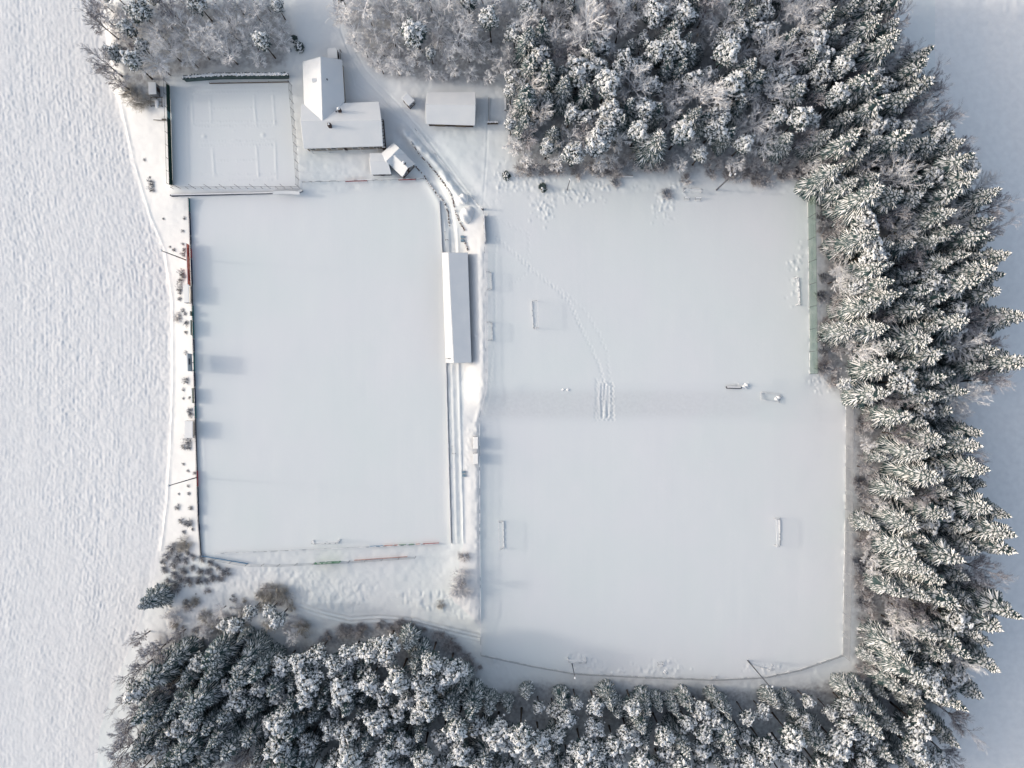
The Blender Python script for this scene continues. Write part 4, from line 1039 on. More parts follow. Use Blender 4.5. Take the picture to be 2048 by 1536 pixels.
mb.build('roof', M['snow_roof'], o)
for x in (548, 566, 584, 597):
    mb = MB(); mb.bar(P(x, 387, -0.3), P(x, 387, 1.8), 0.09); mb.build('post', M['steel_dark'], o)
mb = MB(); mb.bar(P(549, 384.5, 0.9), P(597, 384, 0.9), 0.06, 1.7); mb.build('back_panel', M['navy'], o)
mb = MB(); mb.bar(P(550, 386, 0.45), P(596, 385.5, 0.45), 0.4, 0.06); mb.build('seat', M['timber'], o)
o = thing('ticket_post', 'short dark turnstile post at the corner below the tennis fence', 'post'); mb = MB(); p = P(603, 384, 0); mb.box((p.x, p.y, -.3), 1.0, 0.45, 1.4, 0.3); mb.build('body', M['steel_dark'], o); mb = MB(); mb.box((p.x, p.y, 1.1), 1.05, 0.5, 0.12, 0.3); mb.build('snow_cap', M['snow_clump'], o)
fence('railing', 'straight railing behind the goal line below the clubhouse', 'railing', [(606, 365.5), (730, 362), (848, 359)], 1.1, 17.3, 0.07, (0.55, 1.05), None, 'steel_dark', railmat='steel_dark', snow=1.14)
for lb, x0, x1 in (('narrow crimson hoarding on the railing below the clubhouse', 692, 735), ('narrow crimson hoarding on the railing below the dark cottage', 798, 832)):
    o = thing('hoarding', lb, 'hoarding'); yy = lambda x: 365.5 - (x - 606) * 0.0269
    mb = MB(); mb.bar(G(x0, yy(x0) + .7, 0.6), G(x1, yy(x1) + .7, 0.6), 0.05, 0.75); mb.build('panel', M['red_dark'], o)
    for x in (x0, x1): mb = MB(); mb.bar(G(x, yy(x) + 1.2, -.2), G(x, yy(x) + 1.2, 0.5), 0.06); mb.build('leg', M['steel_dark'], o)
    mb = MB()
    for i in range(9):
        t = (i + .5) / 9; x = x0 + (x1 - x0) * t; mb.bar(G(x - .9, yy(x) + .5, 1.0), G(x + .7, yy(x) + .5, 1.0), 0.09, 0.06)
    mb.build('snow_cap', M['snow_clump'], o)
f = fence('pitch_barrier', 'long straight dark barrier between the main pitch and the stand terraces', 'barrier', [(879.5, 402), (888, 560), (902.5, 1086)], 1.05, 19, 0.08, (1.0,), None, 'steel_dark', railmat='steel')
mb = MB()
for a, b in zip(arc([(879.5, 402), (888, 560), (902.5, 1086)], 24)[:-1], arc([(879.5, 402), (888, 560), (902.5, 1086)], 24)[1:]): mb.bar(G(*a, 0.2), G(*b, 0.2), 0.05, 0.36)
mb.build('panel', M['navy'], f)
mb = MB(); r_ = random.Random(4)
for a, b in zip(arc([(879.5, 402), (888, 560), (902.5, 1086)], 9)[:-1], arc([(879.5, 402), (888, 560), (902.5, 1086)], 9)[1:]):
    mb.bar(G(*a, 1.06), G(*b, 1.06), r_.uniform(.12, .22), 0.1)
mb.build('snow_cap', M['snow_clump'], f)
f = fence('railing', 'low end railing with coloured boards below the goal of the main pitch', 'railing', [(430, 1106), (650, 1097), (878, 1086)], 0.8, 22, 0.06, (0.4, 0.75), None, 'steel', snow=0.82)
for c, x0, x1 in (('blue', 740, 766), ('red_dull', 769, 786), ('red_dull', 789, 796), ('green', 798, 812), ('green', 818, 828), ('red_dull', 832, 840), ('red_dark', 846, 878)):
    mb = MB(); yl = lambda x: 1097 - (x - 650) * 0.0482; mb.bar(G(x0, yl(x0) - .6, 0.42), G(x1, yl(x1) - .6, 0.42), 0.05, 0.7); mb.build('panel', M[c], f)
SFL = [(403, 1111), (497, 1127), (560, 1128), (700, 1121), (832, 1112)]
f = fence('ball_fence', 'ball fence with blue, green and red banners behind the railing of the main pitch', 'fence', SFL, 2.8, 33, 0.09, (1.4, 2.75), 'net_wire', 'steel_dark', railmat='steel')
sy = lambda x: float(np.interp(x, [p[0] for p in SFL], [p[1] for p in SFL]))
for c, x0, x1, z0, z1 in (('blue', 405, 497, 0.1, 0.95), ('green', 632, 683, 0.2, 2.6), ('red_dull', 709, 815, 0.1, 0.6)):
    mb = MB(); xs_ = np.linspace(x0, x1, 8)
    for a, b in zip(xs_[:-1], xs_[1:]): mb.bar(G(a, sy(a) - .5, (z0 + z1) / 2), G(b, sy(b) - .5, (z0 + z1) / 2), 0.04, z1 - z0)
    mb.build('banner', M[c], f)
mb = MB(); r_ = random.Random(8)
for i in range(26):
    x = r_.uniform(634, 681); z = r_.uniform(0.5, 2.3); mb.bar(G(x, sy(x) - .9, z), G(x + r_.uniform(1, 4), sy(x) - .9, z), 0.05, r_.uniform(0.15, 0.4))
mb.build('banner_snow', M['snow_clump'], f)
f = fence('wire_fence', 'wire fence along the bank crest between main pitch terraces and training pitches', 'fence', [(967, 424), (969, 488), (973, 780), (959, 834), (960, 1060), (962, 1308)], 1.3, 17.5, 0.07, (0.65, 1.25), 'net_grey', 'steel', railmat='steel', snow=1.3)
fence('wire_fence', 'low wire fence curving round the bottom end of the lower pitch', 'fence', [(963, 1309), (1060, 1330), (1150, 1346), (1290, 1353), (1430, 1358), (1530, 1353), (1600, 1338), (1684, 1309)], 1.2, 24, 0.07, (1.15,), 'net_dense', 'steel', railmat='steel', snow=0.25)
f = fence('net_fence', 'tall grey net fence along the wood side of the lower pitch', 'fence', [(1691, 812), (1689, 1060), (1684, 1309)], 4.6, 42, 0.1, (4.5,), 'net_dense', 'steel', railmat='steel', snow=0.3)
f = fence('net_fence', 'tall green net fence between the upper pitch and the spruces', 'fence', [(1614.5, 391), (1617, 570), (1619, 748)], 5.2, 42, 0.1, (5.1,), 'net_green', 'steel_dark', railmat='steel_dark', snow=0.3)
f = fence('wire_fence', 'slanting wire fence from the yard down to the dark gate post', 'fence', [(826, 254), (870, 308), (920, 368), (963, 418)], 1.0, 17, 0.06, (0.5, 0.95), None, 'steel', railmat='steel', snow=1.0)
o = thing('gate_post', 'stout dark gate post where the slanting fence meets the bank crest', 'post'); mb = MB(); p = G(965.5, 419); mb.tube([p - UP * .3, p + UP * 2.0], [0.28, 0.25], 8); mb.build('shaft', M['steel_dark'], o); mb = MB(); lump(mb, p + UP * 2.0, 0.3, 0.3, 0.15, random.Random(1), 0, ICO1, .1); mb.build('snow_cap', M['snow_clump'], o)
o = thing('windbreak_board', 'long dark board on the crest fence just below the gate post', 'board'); mb = MB(); mb.bar(G(968.5, 431, 0.62), G(970.5, 487, 0.62), 0.06, 1.25); mb.build('panel', M['wall_dark'], o)
for y in (433, 450, 468, 486): mb = MB(); mb.bar(G(967.6 + (y - 431) * .035, y, -.3), G(967.6 + (y - 431) * .035, y, 1.2), 0.09); mb.build('post', M['timber'], o)
mb = MB(); mb.bar(G(968.5, 431, 1.3), G(970.5, 487, 1.3), 0.16, 0.1); mb.build('snow_cap', M['snow_clump'], o)

def edging(label, pts, h, seed):
    """low clipped twig hedge, brown with patches of snow on top"""
    g = random.Random(seed); mb = MB()
    for (x, y) in arc(pts, 1.7):
        if g.random() < 0.22: continue
        c = G(x + g.uniform(-.4, .4), y + g.uniform(-.4, .4), 0)
        for k in range(5):
            b = g.uniform(0, 6.28); d = Vector((math.cos(b) * .4, math.sin(b) * .6, g.uniform(0.3, 1.0))).normalized()
            kite(mb, c + UP * 0.05, d, Vector((-d.y, d.x, 0)).normalized(), h * g.uniform(0.7, 1.15), 0.10, 0, 0, True)
        if g.random() < 0.36: lump(mb, c + UP * h * 0.85, g.uniform(.14, .28), g.uniform(.14, .24), 0.14, g, 1, ICO1, .3)
    o = mb.build('hedge', [M['hedge_brown'], M['snow_clump']]); return tag(o, label, 'hedge')
M['hedge_brown'] = noisy('brown_hedge', (0.075, 0.045, 0.04), (0.14, 0.075, 0.06), 1.5, 0.9)
edging('low brown hedge on the ridge side of the sunken path', [(822, 284), (836, 306), (852, 324), (872, 346), (893, 374), (903, 392), (911, 424), (921, 448), (928, 458), (929.5, 466)], 0.45, 1)
edging('low brown hedge on the pitch side of the sunken path', [(832, 334), (846, 348), (856, 364), (872, 386), (888, 404), (896, 424), (899, 452)], 0.36, 2)
edging('short brown hedge between the two blue tarps and the stand roof', [(928.5, 484), (933, 494), (935, 500)], 0.5, 3)

def mound(label, px, py, rx, ry, h, seed, rough=0.12):
    g = random.Random(seed); mb = MB()
    bm = bmesh.new(); bmesh.ops.create_icosphere(bm, subdivisions=4, radius=1.0); bm.verts.ensure_lookup_table()
    ph = [g.uniform(0, 6.28) for _ in range(3)]; vs = []
    p = G(px, py, -0.1)
    for v in bm.verts:
        x, y, z = v.co; k = 1 + rough * (math.sin(2.3 * x + ph[0]) * math.sin(2.9 * y + ph[1]) + 0.5 * math.sin(6 * x + 5 * y + ph[2]))
        vs.append((p.x + x * rx * S * k, p.y + y * ry * S * k, p.z + (z if z > 0 else z * .3) * h * k))
    n = mb.add(vs)
    for f_ in bm.faces: mb.face(tuple(n + v.index for v in f_.verts), 0)
    bm.free(); o = mb.build('snow_mound', M['snow_bank'], smooth=True); return tag(o, label, 'snow mound')
mound('smooth snow mound on the ridge, upper of two beside the sunken path', 926, 398, 11, 10, 1.3, 1)
mound('smooth snow mound on the ridge, larger and lower of two by the stand', 934, 430, 14, 17, 1.6, 2)
for i, (x, y, r_, lb) in enumerate(((1491, 773, 7, 'lumpy snow heap at the end of the dark roller beam'), (1556, 796, 7, 'snow heap buried over the end of the tipped goal'), (1126, 779, 3.2, 'small snow lump left of its twin on the trampled slope crest'), (1136, 778.5, 3.6, 'small snow lump right of its twin on the trampled slope crest'), (1331, 1344, 4.5, 'small snow heap behind the square practice goal'))):
    mound(lb, x, y, r_, r_ * 0.75, r_ * 0.075, 10 + i, 0.3)
o = thing('roller_beam', 'dark beam lying on the crest of the slope beside a snow heap', 'beam'); mb = MB(); mb.tube([G(1452, 775, .35), G(1482, 775.4, .35)], [.3, .3], 8); mb.build('drum', M['steel_dark'], o); mb = MB(); mb.bar(G(1453, 774, .68), G(1480, 774.4, .68), .36, .12); mb.build('snow_cap', M['snow_clump'], o)
mb = MB(); mb.bar(G(1449, 773, .3), G(1453, 776, .3), .1); mb.build('handle', M['steel'], o)

# ---- grandstand
gs = thing('grandstand', 'long covered grandstand with snowy roof beside the main pitch', 'grandstand')
fr0, fr1 = P(884, 505, 3.2), P(891.5, 726, 3.2); rg0, rg1 = P(896.5, 505, 4.1), P(907.5, 726, 4.1); bk0, bk1 = P(935.5, 505, 3.2), P(943, 725.5, 3.2)
snow_slab('roof', [[rg0, rg1, bk1, bk0]], 0.2, gs); snow_slab('fascia', [[fr0, fr1, rg1, rg0]], 0.2, gs)
mb = MB(); v = Vector((-0.25, 0, 0)); mb.bar(bk0 + v - UP * 1.55, bk1 + v - UP * 1.55, 0.15, 2.9); mb.build('back_panel', M['wall_dark'], gs)
for a, b in ((fr0, bk0), (fr1, bk1)):
    s_ = 0.25 if a is fr1 else -0.25
    mb = MB(); n0 = mb.add([(a.x + 2.2, a.y + s_, 0.2), (b.x - .3, b.y + s_, 0.2), (b.x - .3, b.y + s_, 2.95), (a.x + 2.2, a.y + s_, 3.6)]); mb.face((n0, n0 + 1, n0 + 2, n0 + 3)); mb.build('side_panel', M['wall_grey'], gs)
for i in range(9):
    p = fr0.lerp(fr1, 0.02 + 0.12 * i); mb = MB(); mb.tube([(p.x + 1.0, p.y, 0), (p.x + 1.0, p.y, 3.3)], [.08, .08], 6); mb.build('post', M['steel_dark'], gs)
for i in range(4):
    mb = MB(); u0 = 0.2 + 0.19 * i; a, b = fr0.lerp(bk0, u0), fr1.lerp(bk1, u0); mb.bar((a.x + .5, a.y - .4, 0.25 + 0.16 * i), (b.x + .5, b.y + .4, 0.25 + 0.16 * i), 1.15, 0.5 + 0.32 * i); mb.build('step', M['wall_grey'], gs)
mb = MB(); p = P(897, 717, 3.6)
for i in range(3): mb.box((p.x + i * .5 - .5, p.y, 3.55), 0.3, 0.16, 0.25)
mb.build('vent', M['steel'], gs)
o = thing('handrail', 'dark L-shaped handrail on the terrace above the stand roof', 'handrail')
mb = MB(); mb.bar(G(890.5, 464, 1.0), G(891, 481, 1.0), .07); mb.bar(G(891, 481, 1.0), G(896.5, 480.5, 1.0), .07); mb.build('rail', M['steel_dark'], o)
for x, y in ((890.5, 464), (891, 481), (896.5, 480.5)): mb = MB(); mb.bar(G(x, y, -.2), G(x, y, 1.0), .07); mb.build('post', M['steel_dark'], o)
o = thing('handrail', 'grey handrail frame on the terrace beside the pair of white-roofed shelters', 'handrail')
mb = MB(); mb.bar(G(904.5, 892, .9), G(905, 907, .9), .05); mb.bar(G(905, 907, .9), G(911, 907, .9), .06); mb.build('rail', M['steel'], o)
for x, y in ((904.5, 892), (905, 907), (911, 907)): mb = MB(); mb.bar(G(x, y, -.2), G(x, y, .9), .07); mb.build('post', M['steel_dark'], o)
def crate(label, px, py, w, d, h, rz, c='tarp'):
    o = thing('crate', label, 'crate'); mb = MB(); p = G(px, py); mb.box((p.x, p.y, p.z - .1), w, d, h, rz); mb.build('body', M['wall_grey'], o); mb = MB(); mb.box((p.x, p.y, p.z + h - .09), w + .06, d + .06, .06, rz); mb.build('lid', M[c], o); return o
crate('blue-grey covered crate above the stand, upper of two', 925, 474.5, .9, .65, .6, 0)
crate('blue-grey covered crate above the stand, lower of two', 925, 481.5, .85, .6, .6, .05)
crate('blue-grey crate on the terrace bank below the shelters, upper of two', 927, 944, .75, .55, .5, .2)
crate('blue-grey crate on the terrace bank below the shelters, lower of two', 928, 950.5, .8, .6, .5, -.1)

# ---- low timber kerbs and a log beside the barn
o = thing('timber_kerb', 'long low timber kerb across the yard right of the barn', 'kerb'); mb = MB(); mb.bar(G(978, 196, .15), G(977.5, 242, .15), .14, .5); mb.build('plank', M['timber'], o); mb = MB(); mb.bar(G(978.8, 197, .42), G(978.2, 241, .42), .14, .08); mb.build('snow_cap', M['snow_clump'], o)
o = thing('log_stack', 'snow-topped log lying across the lower end of the bare patch by the barn', 'log'); mb = MB(); mb.tube([G(975, 247, .4), G(996, 246.5, .4)], [.42, .38], 9); mb.build('trunk_log', M['bark'], o); mb = MB()
for i in range(8): lump(mb, G(976 + 2.7 * i, 245.6, .78), .3, .4, .2, random.Random(i), 0, ICO1, .2)
mb.build('snow_cap', M['snow_clump'], o)
o = thing('stone_trough', 'narrow snow-filled trough beside the tall pine right of the barn', 'trough'); mb = MB(); mb.bar(G(1010.5, 198, .3), G(1011, 222, .3), .6, .8); mb.build('basin', M['wall_grey'], o); mb = MB(); mb.bar(G(1010.3, 198.5, .76), G(1010.8, 221.5, .76), .56, .14); mb.build('snow_cap', M['snow_clump'], o)

# ---- goals
def goal(label, p1, p2, p3, p4, h=2.2, group=None, snow=True, barm='white', flat=False):
    """p1, p2 the front posts, p3, p4 the rear corners (next to p2 and p1)"""
    o = thing('football_goal', label, 'goal', (0, 0, 0), 0, group)
    a, b, c, d = G(*p1), G(*p2), G(*p3), G(*p4); hz = UP * h
    for p in (a, b): mb = MB(); mb.tube([p - UP * .1, p + hz], [.06, .06], 6); mb.build('post', M[barm], o)
    mb = MB(); mb.tube([a + hz, b + hz], [.06, .06], 6); mb.build('crossbar', M[barm], o)
    mb = MB()
    for p, q in ((a, d), (b, c), (d, c)): mb.bar(p + UP * .08, q + UP * .08, .08)
    for p, q in ((a, d), (b, c)): mb.bar(p + hz, p.lerp(q, .45) + hz, .06); mb.bar(p.lerp(q, .45) + hz, q + UP * .1, .05)
    mb.build('frame', M['steel'], o)
    mb = MB(); t1, t2 = a.lerp(d, .45) + hz, b.lerp(c, .45) + hz
    mb.quad(a + hz, b + hz, t2, t1); mb.quad(t1, t2, c + UP * .1, d + UP * .1)
    mb.quad(a, a + hz, t1, d); mb.quad(b, b + hz, t2, c); mb.build('net', M['net_goal'], o)
    if snow:
        mb = MB(); g = random.Random(int(p1[0]))
        for i in range(16):
            q0, q1 = a.lerp(b, i / 16) + hz, a.lerp(b, (i + 1) / 16) + hz
            if g.random() < .85: mb.bar(q0 + UP * .08, q1 + UP * .08, g.uniform(.12, .24), .1)
            q0, q1 = d.lerp(c, i / 16), d.lerp(c, (i + 1) / 16)
            if g.random() < .75: mb.bar(q0 + UP * .15, q1 + UP * .15, g.uniform(.15, .3), .14)
        for t in range(7):
            mb.bar(a.lerp(d, t / 7) + UP * (.16), a.lerp(d, (t + 1) / 7) + UP * .16, .14, .1); mb.bar(b.lerp(c, t / 7) + UP * .16, b.lerp(c, (t + 1) / 7) + UP * .16, .14, .1)
        mb.build('snow_cap', M['snow_clump'], o)
    return o
goal('goal standing alone on the upper pitch beside the long footprint trail', (1074.5, 603), (1076.5, 656), (1067, 657), (1063, 602.5))
goal('goal parked close to the green net fence', (1587, 557), (1591, 610), (1600, 610), (1597, 556))
goal('goal near the bank fence on the lower pitch', (997.5, 1042), (999, 1096), (1008, 1095), (1007, 1042))
goal('goal at the wood end of the lower pitch', (1546.5, 1036), (1548, 1090), (1560, 1090), (1559, 1036))
goal('goal at the bottom edge of the lower pitch under the shorter pole', (1171, 1314.5), (1135, 1314), (1139, 1325), (1171.5, 1326))
goal('goal set askew at the bottom edge beside the tall floodlight', (1543, 1329), (1496, 1321), (1503, 1329), (1541, 1340))
goal('goal pushed back under the trees above two small practice goals', (1401, 386), (1366, 384.5), (1365.5, 376), (1401.5, 378), 2.0)
goal('goal stored against the crest fence, upper of two', (972, 545), (974, 580), (984, 579), (982, 545), 1.9)
goal('goal stored against the crest fence, lower of two', (974, 645), (976, 681), (985, 680), (984, 645), 1.9)
goal('goal of the main pitch in front of the coloured end railing', (680, 1078.5), (627, 1080.5), (629, 1088), (676, 1086), 2.4)
# a goal tipped on its face
o = thing('football_goal', 'goal tipped over on the trampled slope, half buried', 'goal')
a, b, c, d = G(1521.5, 784.5, .15), G(1560, 789, .15), G(1557, 806, .5), G(1520, 799, .5)
mb = MB(); mb.tube([a, b], [.07, .07], 6); mb.build('crossbar', M['steel'], o)
for p, q in ((a, d), (b, c)): mb = MB(); mb.tube([p, q], [.07, .07], 6); mb.build('post', M['steel'], o)
mb = MB(); mb.tube([d, c], [.05, .05], 6); mb.build('frame', M['steel'], o); mb = MB(); mb.quad(a, b, c, d); mb.build('net', M['net_goal'], o)
mb = MB()
for p, q in ((a, b), (a, d), (d, c)):
    for i in range(10): mb.bar(p.lerp(q, i / 10) + UP * .1, p.lerp(q, (i + 1) / 10) + UP * .1, random.Random(i).uniform(.1, .26), .1)
mb.build('snow_cap', M['snow_clump'], o)
def minigoal(label, px, py, w, d, rz=0.0, h=.9):
    o = thing('practice_goal', label, 'practice goal'); p = G(px, py); ca, sa = math.cos(rz), math.sin(rz)
    q = [p + Vector((x * ca - y * sa, x * sa + y * ca, 0)) for x, y in ((-w / 2, d / 2), (w / 2, d / 2), (w / 2, -d / 2), (-w / 2, -d / 2))]
    for i in (0, 1): mb = MB(); mb.bar(q[i] - UP * .1, q[i] + UP * h, .07); mb.build('post', M['steel'], o)
    mb = MB(); mb.bar(q[0] + UP * h, q[1] + UP * h, .08); mb.build('crossbar', M['white'], o)
    mb = MB(); mb.bar(q[0] + UP * h, q[3] + UP * .1, .07); mb.bar(q[1] + UP * h, q[2] + UP * .1, .07); mb.bar(q[2] + UP * .1, q[3] + UP * .1, .08); mb.build('frame', M['steel'], o)
    mb = MB(); mb.quad(q[0] + UP * h, q[1] + UP * h, q[2] + UP * .1, q[3] + UP * .1); mb.build('net', M['net_goal'], o)
    mb = MB(); k1, k2 = q[0].lerp(q[3], .3), q[1].lerp(q[2], .3); slab(mb, ccw([q[0] + UP * (h + .16), q[1] + UP * (h + .16), k2 + UP * (h - .05), k1 + UP * (h - .05)]), .14); mb.bar(q[3] + UP * .2, q[2] + UP * .2, .3, .16); mb.build('snow_cap', M['snow_clump'], o)
minigoal('small practice goal under the trees, left of two', 1373, 398.5, 1.3, .7); minigoal('small practice goal under the trees, right of two', 1395, 399, 1.3, .7)
minigoal('square practice goal alone at the bottom edge of the lower pitch', 1320, 1328, 1.3, 1.0, .1); minigoal('small practice goal against the curved fence at the bottom of the lower pitch', 1427, 1354, 1.1, .5)
o = thing('park_bench', 'white snowy bench at the wood edge above the upper pitch', 'bench'); mb = MB(); mb.bar(G(1246, 354, .45), G(1265, 354, .45), .45, .08); mb.build('seat', M['timber'], o)
mb = MB(); mb.bar(G(1246, 352.5, .8), G(1265, 352.5, .8), .06, .35); mb.build('backrest', M['timber'], o)
for x in (1248, 1263): mb = MB(); mb.bar(G(x, 354, -.2), G(x, 354, .42), .3, .1); mb.build('leg', M['timber'], o)
mb = MB(); mb.bar(G(1245.5, 354, .58), G(1265.5, 354, .58), .5, .18); mb.build('snow_cap', M['snow_clump'], o)

# ---- floodlights
def floodlight(label, px, py, h, r0=0.16, arm=1.6, ang=0.0, heads=2):
    o = thing('floodlight', label, 'floodlight'); p = G(px, py, 0)
    mb = MB(); mb.tube([p - UP * .5, p + UP * h], [r0, r0 * .6], 8); mb.build('pole', M['steel_dark'], o)
    d = Vector((math.cos(ang), math.sin(ang), 0)); t = p + UP * h
    mb = MB(); mb.bar(t - d * arm / 2, t + d * arm / 2, .1); mb.build('crossarm', M['steel_dark'], o)
    for i in range(heads):
        c = t + d * arm * (i / max(1, heads - 1) - .5 if heads > 1 else 0); mb = MB(); mb.box(c + UP * .05, .5, .4, .28, ang, taper=.8); l_ = mb.build('lamp_head', M['steel'], o)
        mb = MB(); lump(mb, c + UP * .32, .34, .28, .16, random.Random(i), 0, ICO1, .15); mb.build('snow_cap', M['snow_clump'], l_)
floodlight('first floodlight mast standing behind the long red billboard', 372, 520, 13.4, .17, .5, 1.2, 1)
floodlight('second floodlight mast standing beside the crimson hoarding at the lower shrub bank', 393, 955, 15.3, .17, .5, 1.2, 1)
floodlight('floodlight mast at the wood edge beside the two small practice goals', 1433, 380, 13.5, .19, 1.3, 0.2, 2)
floodlight('thin floodlight mast beneath the bright pine on the upper pitch edge', 1134, 380, 9.5, .13, .4, 0, 1)
floodlight('short floodlight mast behind the bottom goal of the lower pitch', 1144, 1327, 9.0, .13, .6, 0, 1)
floodlight('tall floodlight mast with two snowy lamps beside the askew goal', 1495.5, 1321, 16.0, .17, 1.3, 0, 2)

for o_ in list(bpy.data.objects):
    if o_.name.startswith(('snow_cap', 'banner_snow')): o_['kind'] = 'stuff'
    if o_.name.split('.')[0] in ('football_goal', 'wire_fence', 'net_fence', 'ball_fence', 'railing', 'hoarding_fence', 'pitch_barrier', 'windbreak_fence'): o_['kind'] = 'thing'
# ------------------------------------------------------------------ shrubs
SH = {'dark': [shrub_mesh(200 + i, (0.55, 0.6, 0.5)[i], (0.7, 0.8, 0.6)[i], M['shrub_dark'], 26, (4, 3), 0.05, 0.035) for i in range(3)],
      'straw': [shrub_mesh(210 + i, (1.5, 1.3)[i], (2.2, 2.0)[i], M['twig_straw'], 42, (6, 5), 0.02, 0.035) for i in range(2)],
      'brown': [shrub_mesh(220 + i, (1.3, 1.2, 1.4)[i], (1.8, 1.6, 2.0)[i], M['frost_brown'], 34, (6, 5), 0.05, 0.035) for i in range(3)],
      'clump': [shrub_mesh(230 + i, (1.2, 1.1, 1.3)[i], (1.5, 1.3, 1.7)[i], M['shrub_dark'], 40, (5, 4), 0.08, 0.06) for i in range(3)],
      'frost': [shrub_mesh(250 + i, 1.5, 2.0, M['frost'], 36, (6, 5), 0.05, 0.05) for i in range(2)],
      'green': [bush_mesh(240 + i, 1.1, 1.4, 0, (0.1, 0.45, 0.3)[i]) for i in range(3)]}
sg = random.Random(3)
def shrub(kind, px, py, s, label, group=None, name='shrub', cat='shrub', sy_=1.0):
    o = bpy.data.objects.new(name, None); COL.objects.link(o); o.empty_display_size = .2
    o.location = G(px, py, 0); o.scale = (s, s * sy_, s * sg.uniform(.85, 1.15)); o.rotation_euler = (0, 0, sg.uniform(0, 6.28)); tag(o, label, cat, group)
    c = bpy.data.objects.new('branches', sg.choice(SH[kind])); COL.objects.link(c); c.parent = o
    return o
bank = [(372, 646, 3), (372, 665, 4), (372.5, 706, 4), (372.5, 761, 8), (367, 779, 3), (379, 795, 3), (367, 797, 3), (380, 823, 7), (380, 830, 5), (376, 880, 8), (369, 893, 6), (378, 893, 6), (367, 928, 3), (376, 942, 3), (389, 946, 4), (377, 972, 3), (378, 987, 4), (358, 988, 3), (355.5, 1015, 6), (381.6, 1016, 5), (364, 1042, 6), (379, 1046, 9), (372, 1048, 6), (386, 1059, 3), (368, 1064, 5),
        (327, 438, 2.5), (365, 462, 3), (369, 437, 3), (366, 488, 3), (340.5, 494, 3), (348, 500, 4), (369, 501, 5), (367, 509, 5), (364, 545, 6), (367, 553, 6), (361, 563, 6), (360, 577, 6), (360, 585, 4), (360, 598, 5), (366, 621, 5), (371, 628, 4), (373, 647, 5), (303, 366, 7), (304, 378, 6), (300, 355, 3), (290, 320, 3)]
for x, y, r_ in bank: shrub('dark', x, y, r_ * S / 0.55 * 0.9, 'small dark shrub poking through the bright snow bank beside the hoardings', 'shrubs on the snow bank')
shrub('brown', 357, 635, .75, 'pale grey bush on the bank, broadest one near the olive billboard')
shrub('straw', 372, 1086, 1.0, 'straw-coloured upright bush above the dark shrub clump')
shrub('straw', 364, 1092, .7, 'smaller straw-coloured bush leaning beside the upright one')
SWC = [(345, 1092), (400, 1114), (462, 1140), (452, 1160), (400, 1168), (330, 1166), (322, 1128)]
pts = []
for _ in range(900):
    x, y = sg.uniform(318, 466), sg.uniform(1088, 1170)
    if inpoly(np.array([x]), np.array([y]), SWC)[0] and all((x - a) ** 2 + (y - b) ** 2 > 190 for a, b in pts):
        pts.append((x, y)); shrub('clump', x, y, sg.uniform(.5, .85), 'dark snowy shrub of the dense clump at the bottom corner of the main pitch', 'shrubs of the dense corner clump')
for i in range(46):
    x, y = sg.uniform(330, 585), sg.uniform(1172, 1262)
    if inpoly(np.array([x]), np.array([y]), [(330, 1172), (470, 1165), (600, 1160), (600, 1215), (560, 1255), (340, 1262)])[0]:
        shrub(sg.choice(('brown', 'dark', 'straw')), x, y, sg.uniform(.35, .8), 'brownish brush bush in the trampled snow above the bottom wood', 'brush bushes above the bottom wood')
for x, y, s, lb in ((548, 1182, 1.3, 'broad straw bush at the head of the snowy lane'), (568, 1190, 1.15, 'straw bush right of the broad one at the lane head'), (530, 1192, 1.0, 'straw bush left of the broad one at the lane head')): shrub('straw', x, y, s, lb)
shrub('brown', 928, 1113, .9, 'pale twiggy bush at the lower end of the terraces'); shrub('frost', 921, 1150, 1.2, 'grey twiggy bush growing against the lone bare tree'); shrub('straw', 882, 1208, .6, 'little straw bush on the rough slope beside the lane'); shrub('frost', 922, 1178, 1.35, 'broad pale grey bush below the lone bare tree')
shrub('green', 1013, 352, 1.0, 'dark green bush standing clear at the wood corner above the upper pitch'); shrub('green', 1086, 376, 1.0, 'dark snowy bush above the lumpy snow patch'); shrub('clump', 1333, 389, 1.0, 'dark leafless bush left of the two small practice goals'); shrub('clump', 1233, 366, .9, 'grey twiggy bush hanging over the white bench')
shrub('brown', 1372, 360, .9, 'reddish twiggy bush above the goal under the trees'); shrub('brown', 1530, 362, 1.2, 'reddish bush spilling onto the pitch near the green net'); shrub('brown', 1512, 366, .9, 'second reddish bush beside the larger one near the green net')
shrub('green', 600, 96, 1.15, 'dark green juniper at the grove corner beside the drive', name='juniper', cat='juniper'); shrub('green', 588, 80, .9, 'small juniper behind the larger one at the grove corner', name='juniper', cat='juniper')
for x, y, s in ((268, 196, 1.3), (286, 206, 1.2), (255, 180, 1.2), (300, 200, .8)): shrub('straw', x, y, s, 'brownish bush under the grove beside the tool shed', 'bushes under the grove')
for i in range(22):     # pale frosted brush where the corner meets the wood
    x, y = sg.uniform(330, 620), sg.uniform(1215, 1275)
    shrub(sg.choice(('frost', 'frost', 'straw')), x, y, sg.uniform(.6, 1.2), 'pale frosted bush at the upper edge of the bottom wood', 'pale bushes above the bottom wood')
for i in range(34):     # bushes hemming the wood along both pitches
    y = sg.uniform(400, 1300); x = (1640 if y < 770 else 1716) + sg.uniform(0, 14) + (10 if 760 < y < 800 else 0)
    shrub(sg.choice(('brown', 'brown', 'clump')), x, y, sg.uniform(.8, 1.4), 'brown twiggy bush at the foot of the spruces behind the net fences', 'bushes behind the net fences')
for i in range(26):
    x = sg.uniform(1020, 1600); shrub('brown', x, 342 + sg.uniform(-8, 8) + max(0, (x - 1400) * .07), sg.uniform(.7, 1.2), 'reddish brown bush under the frosted trees above the upper pitch', 'bushes above the upper pitch')
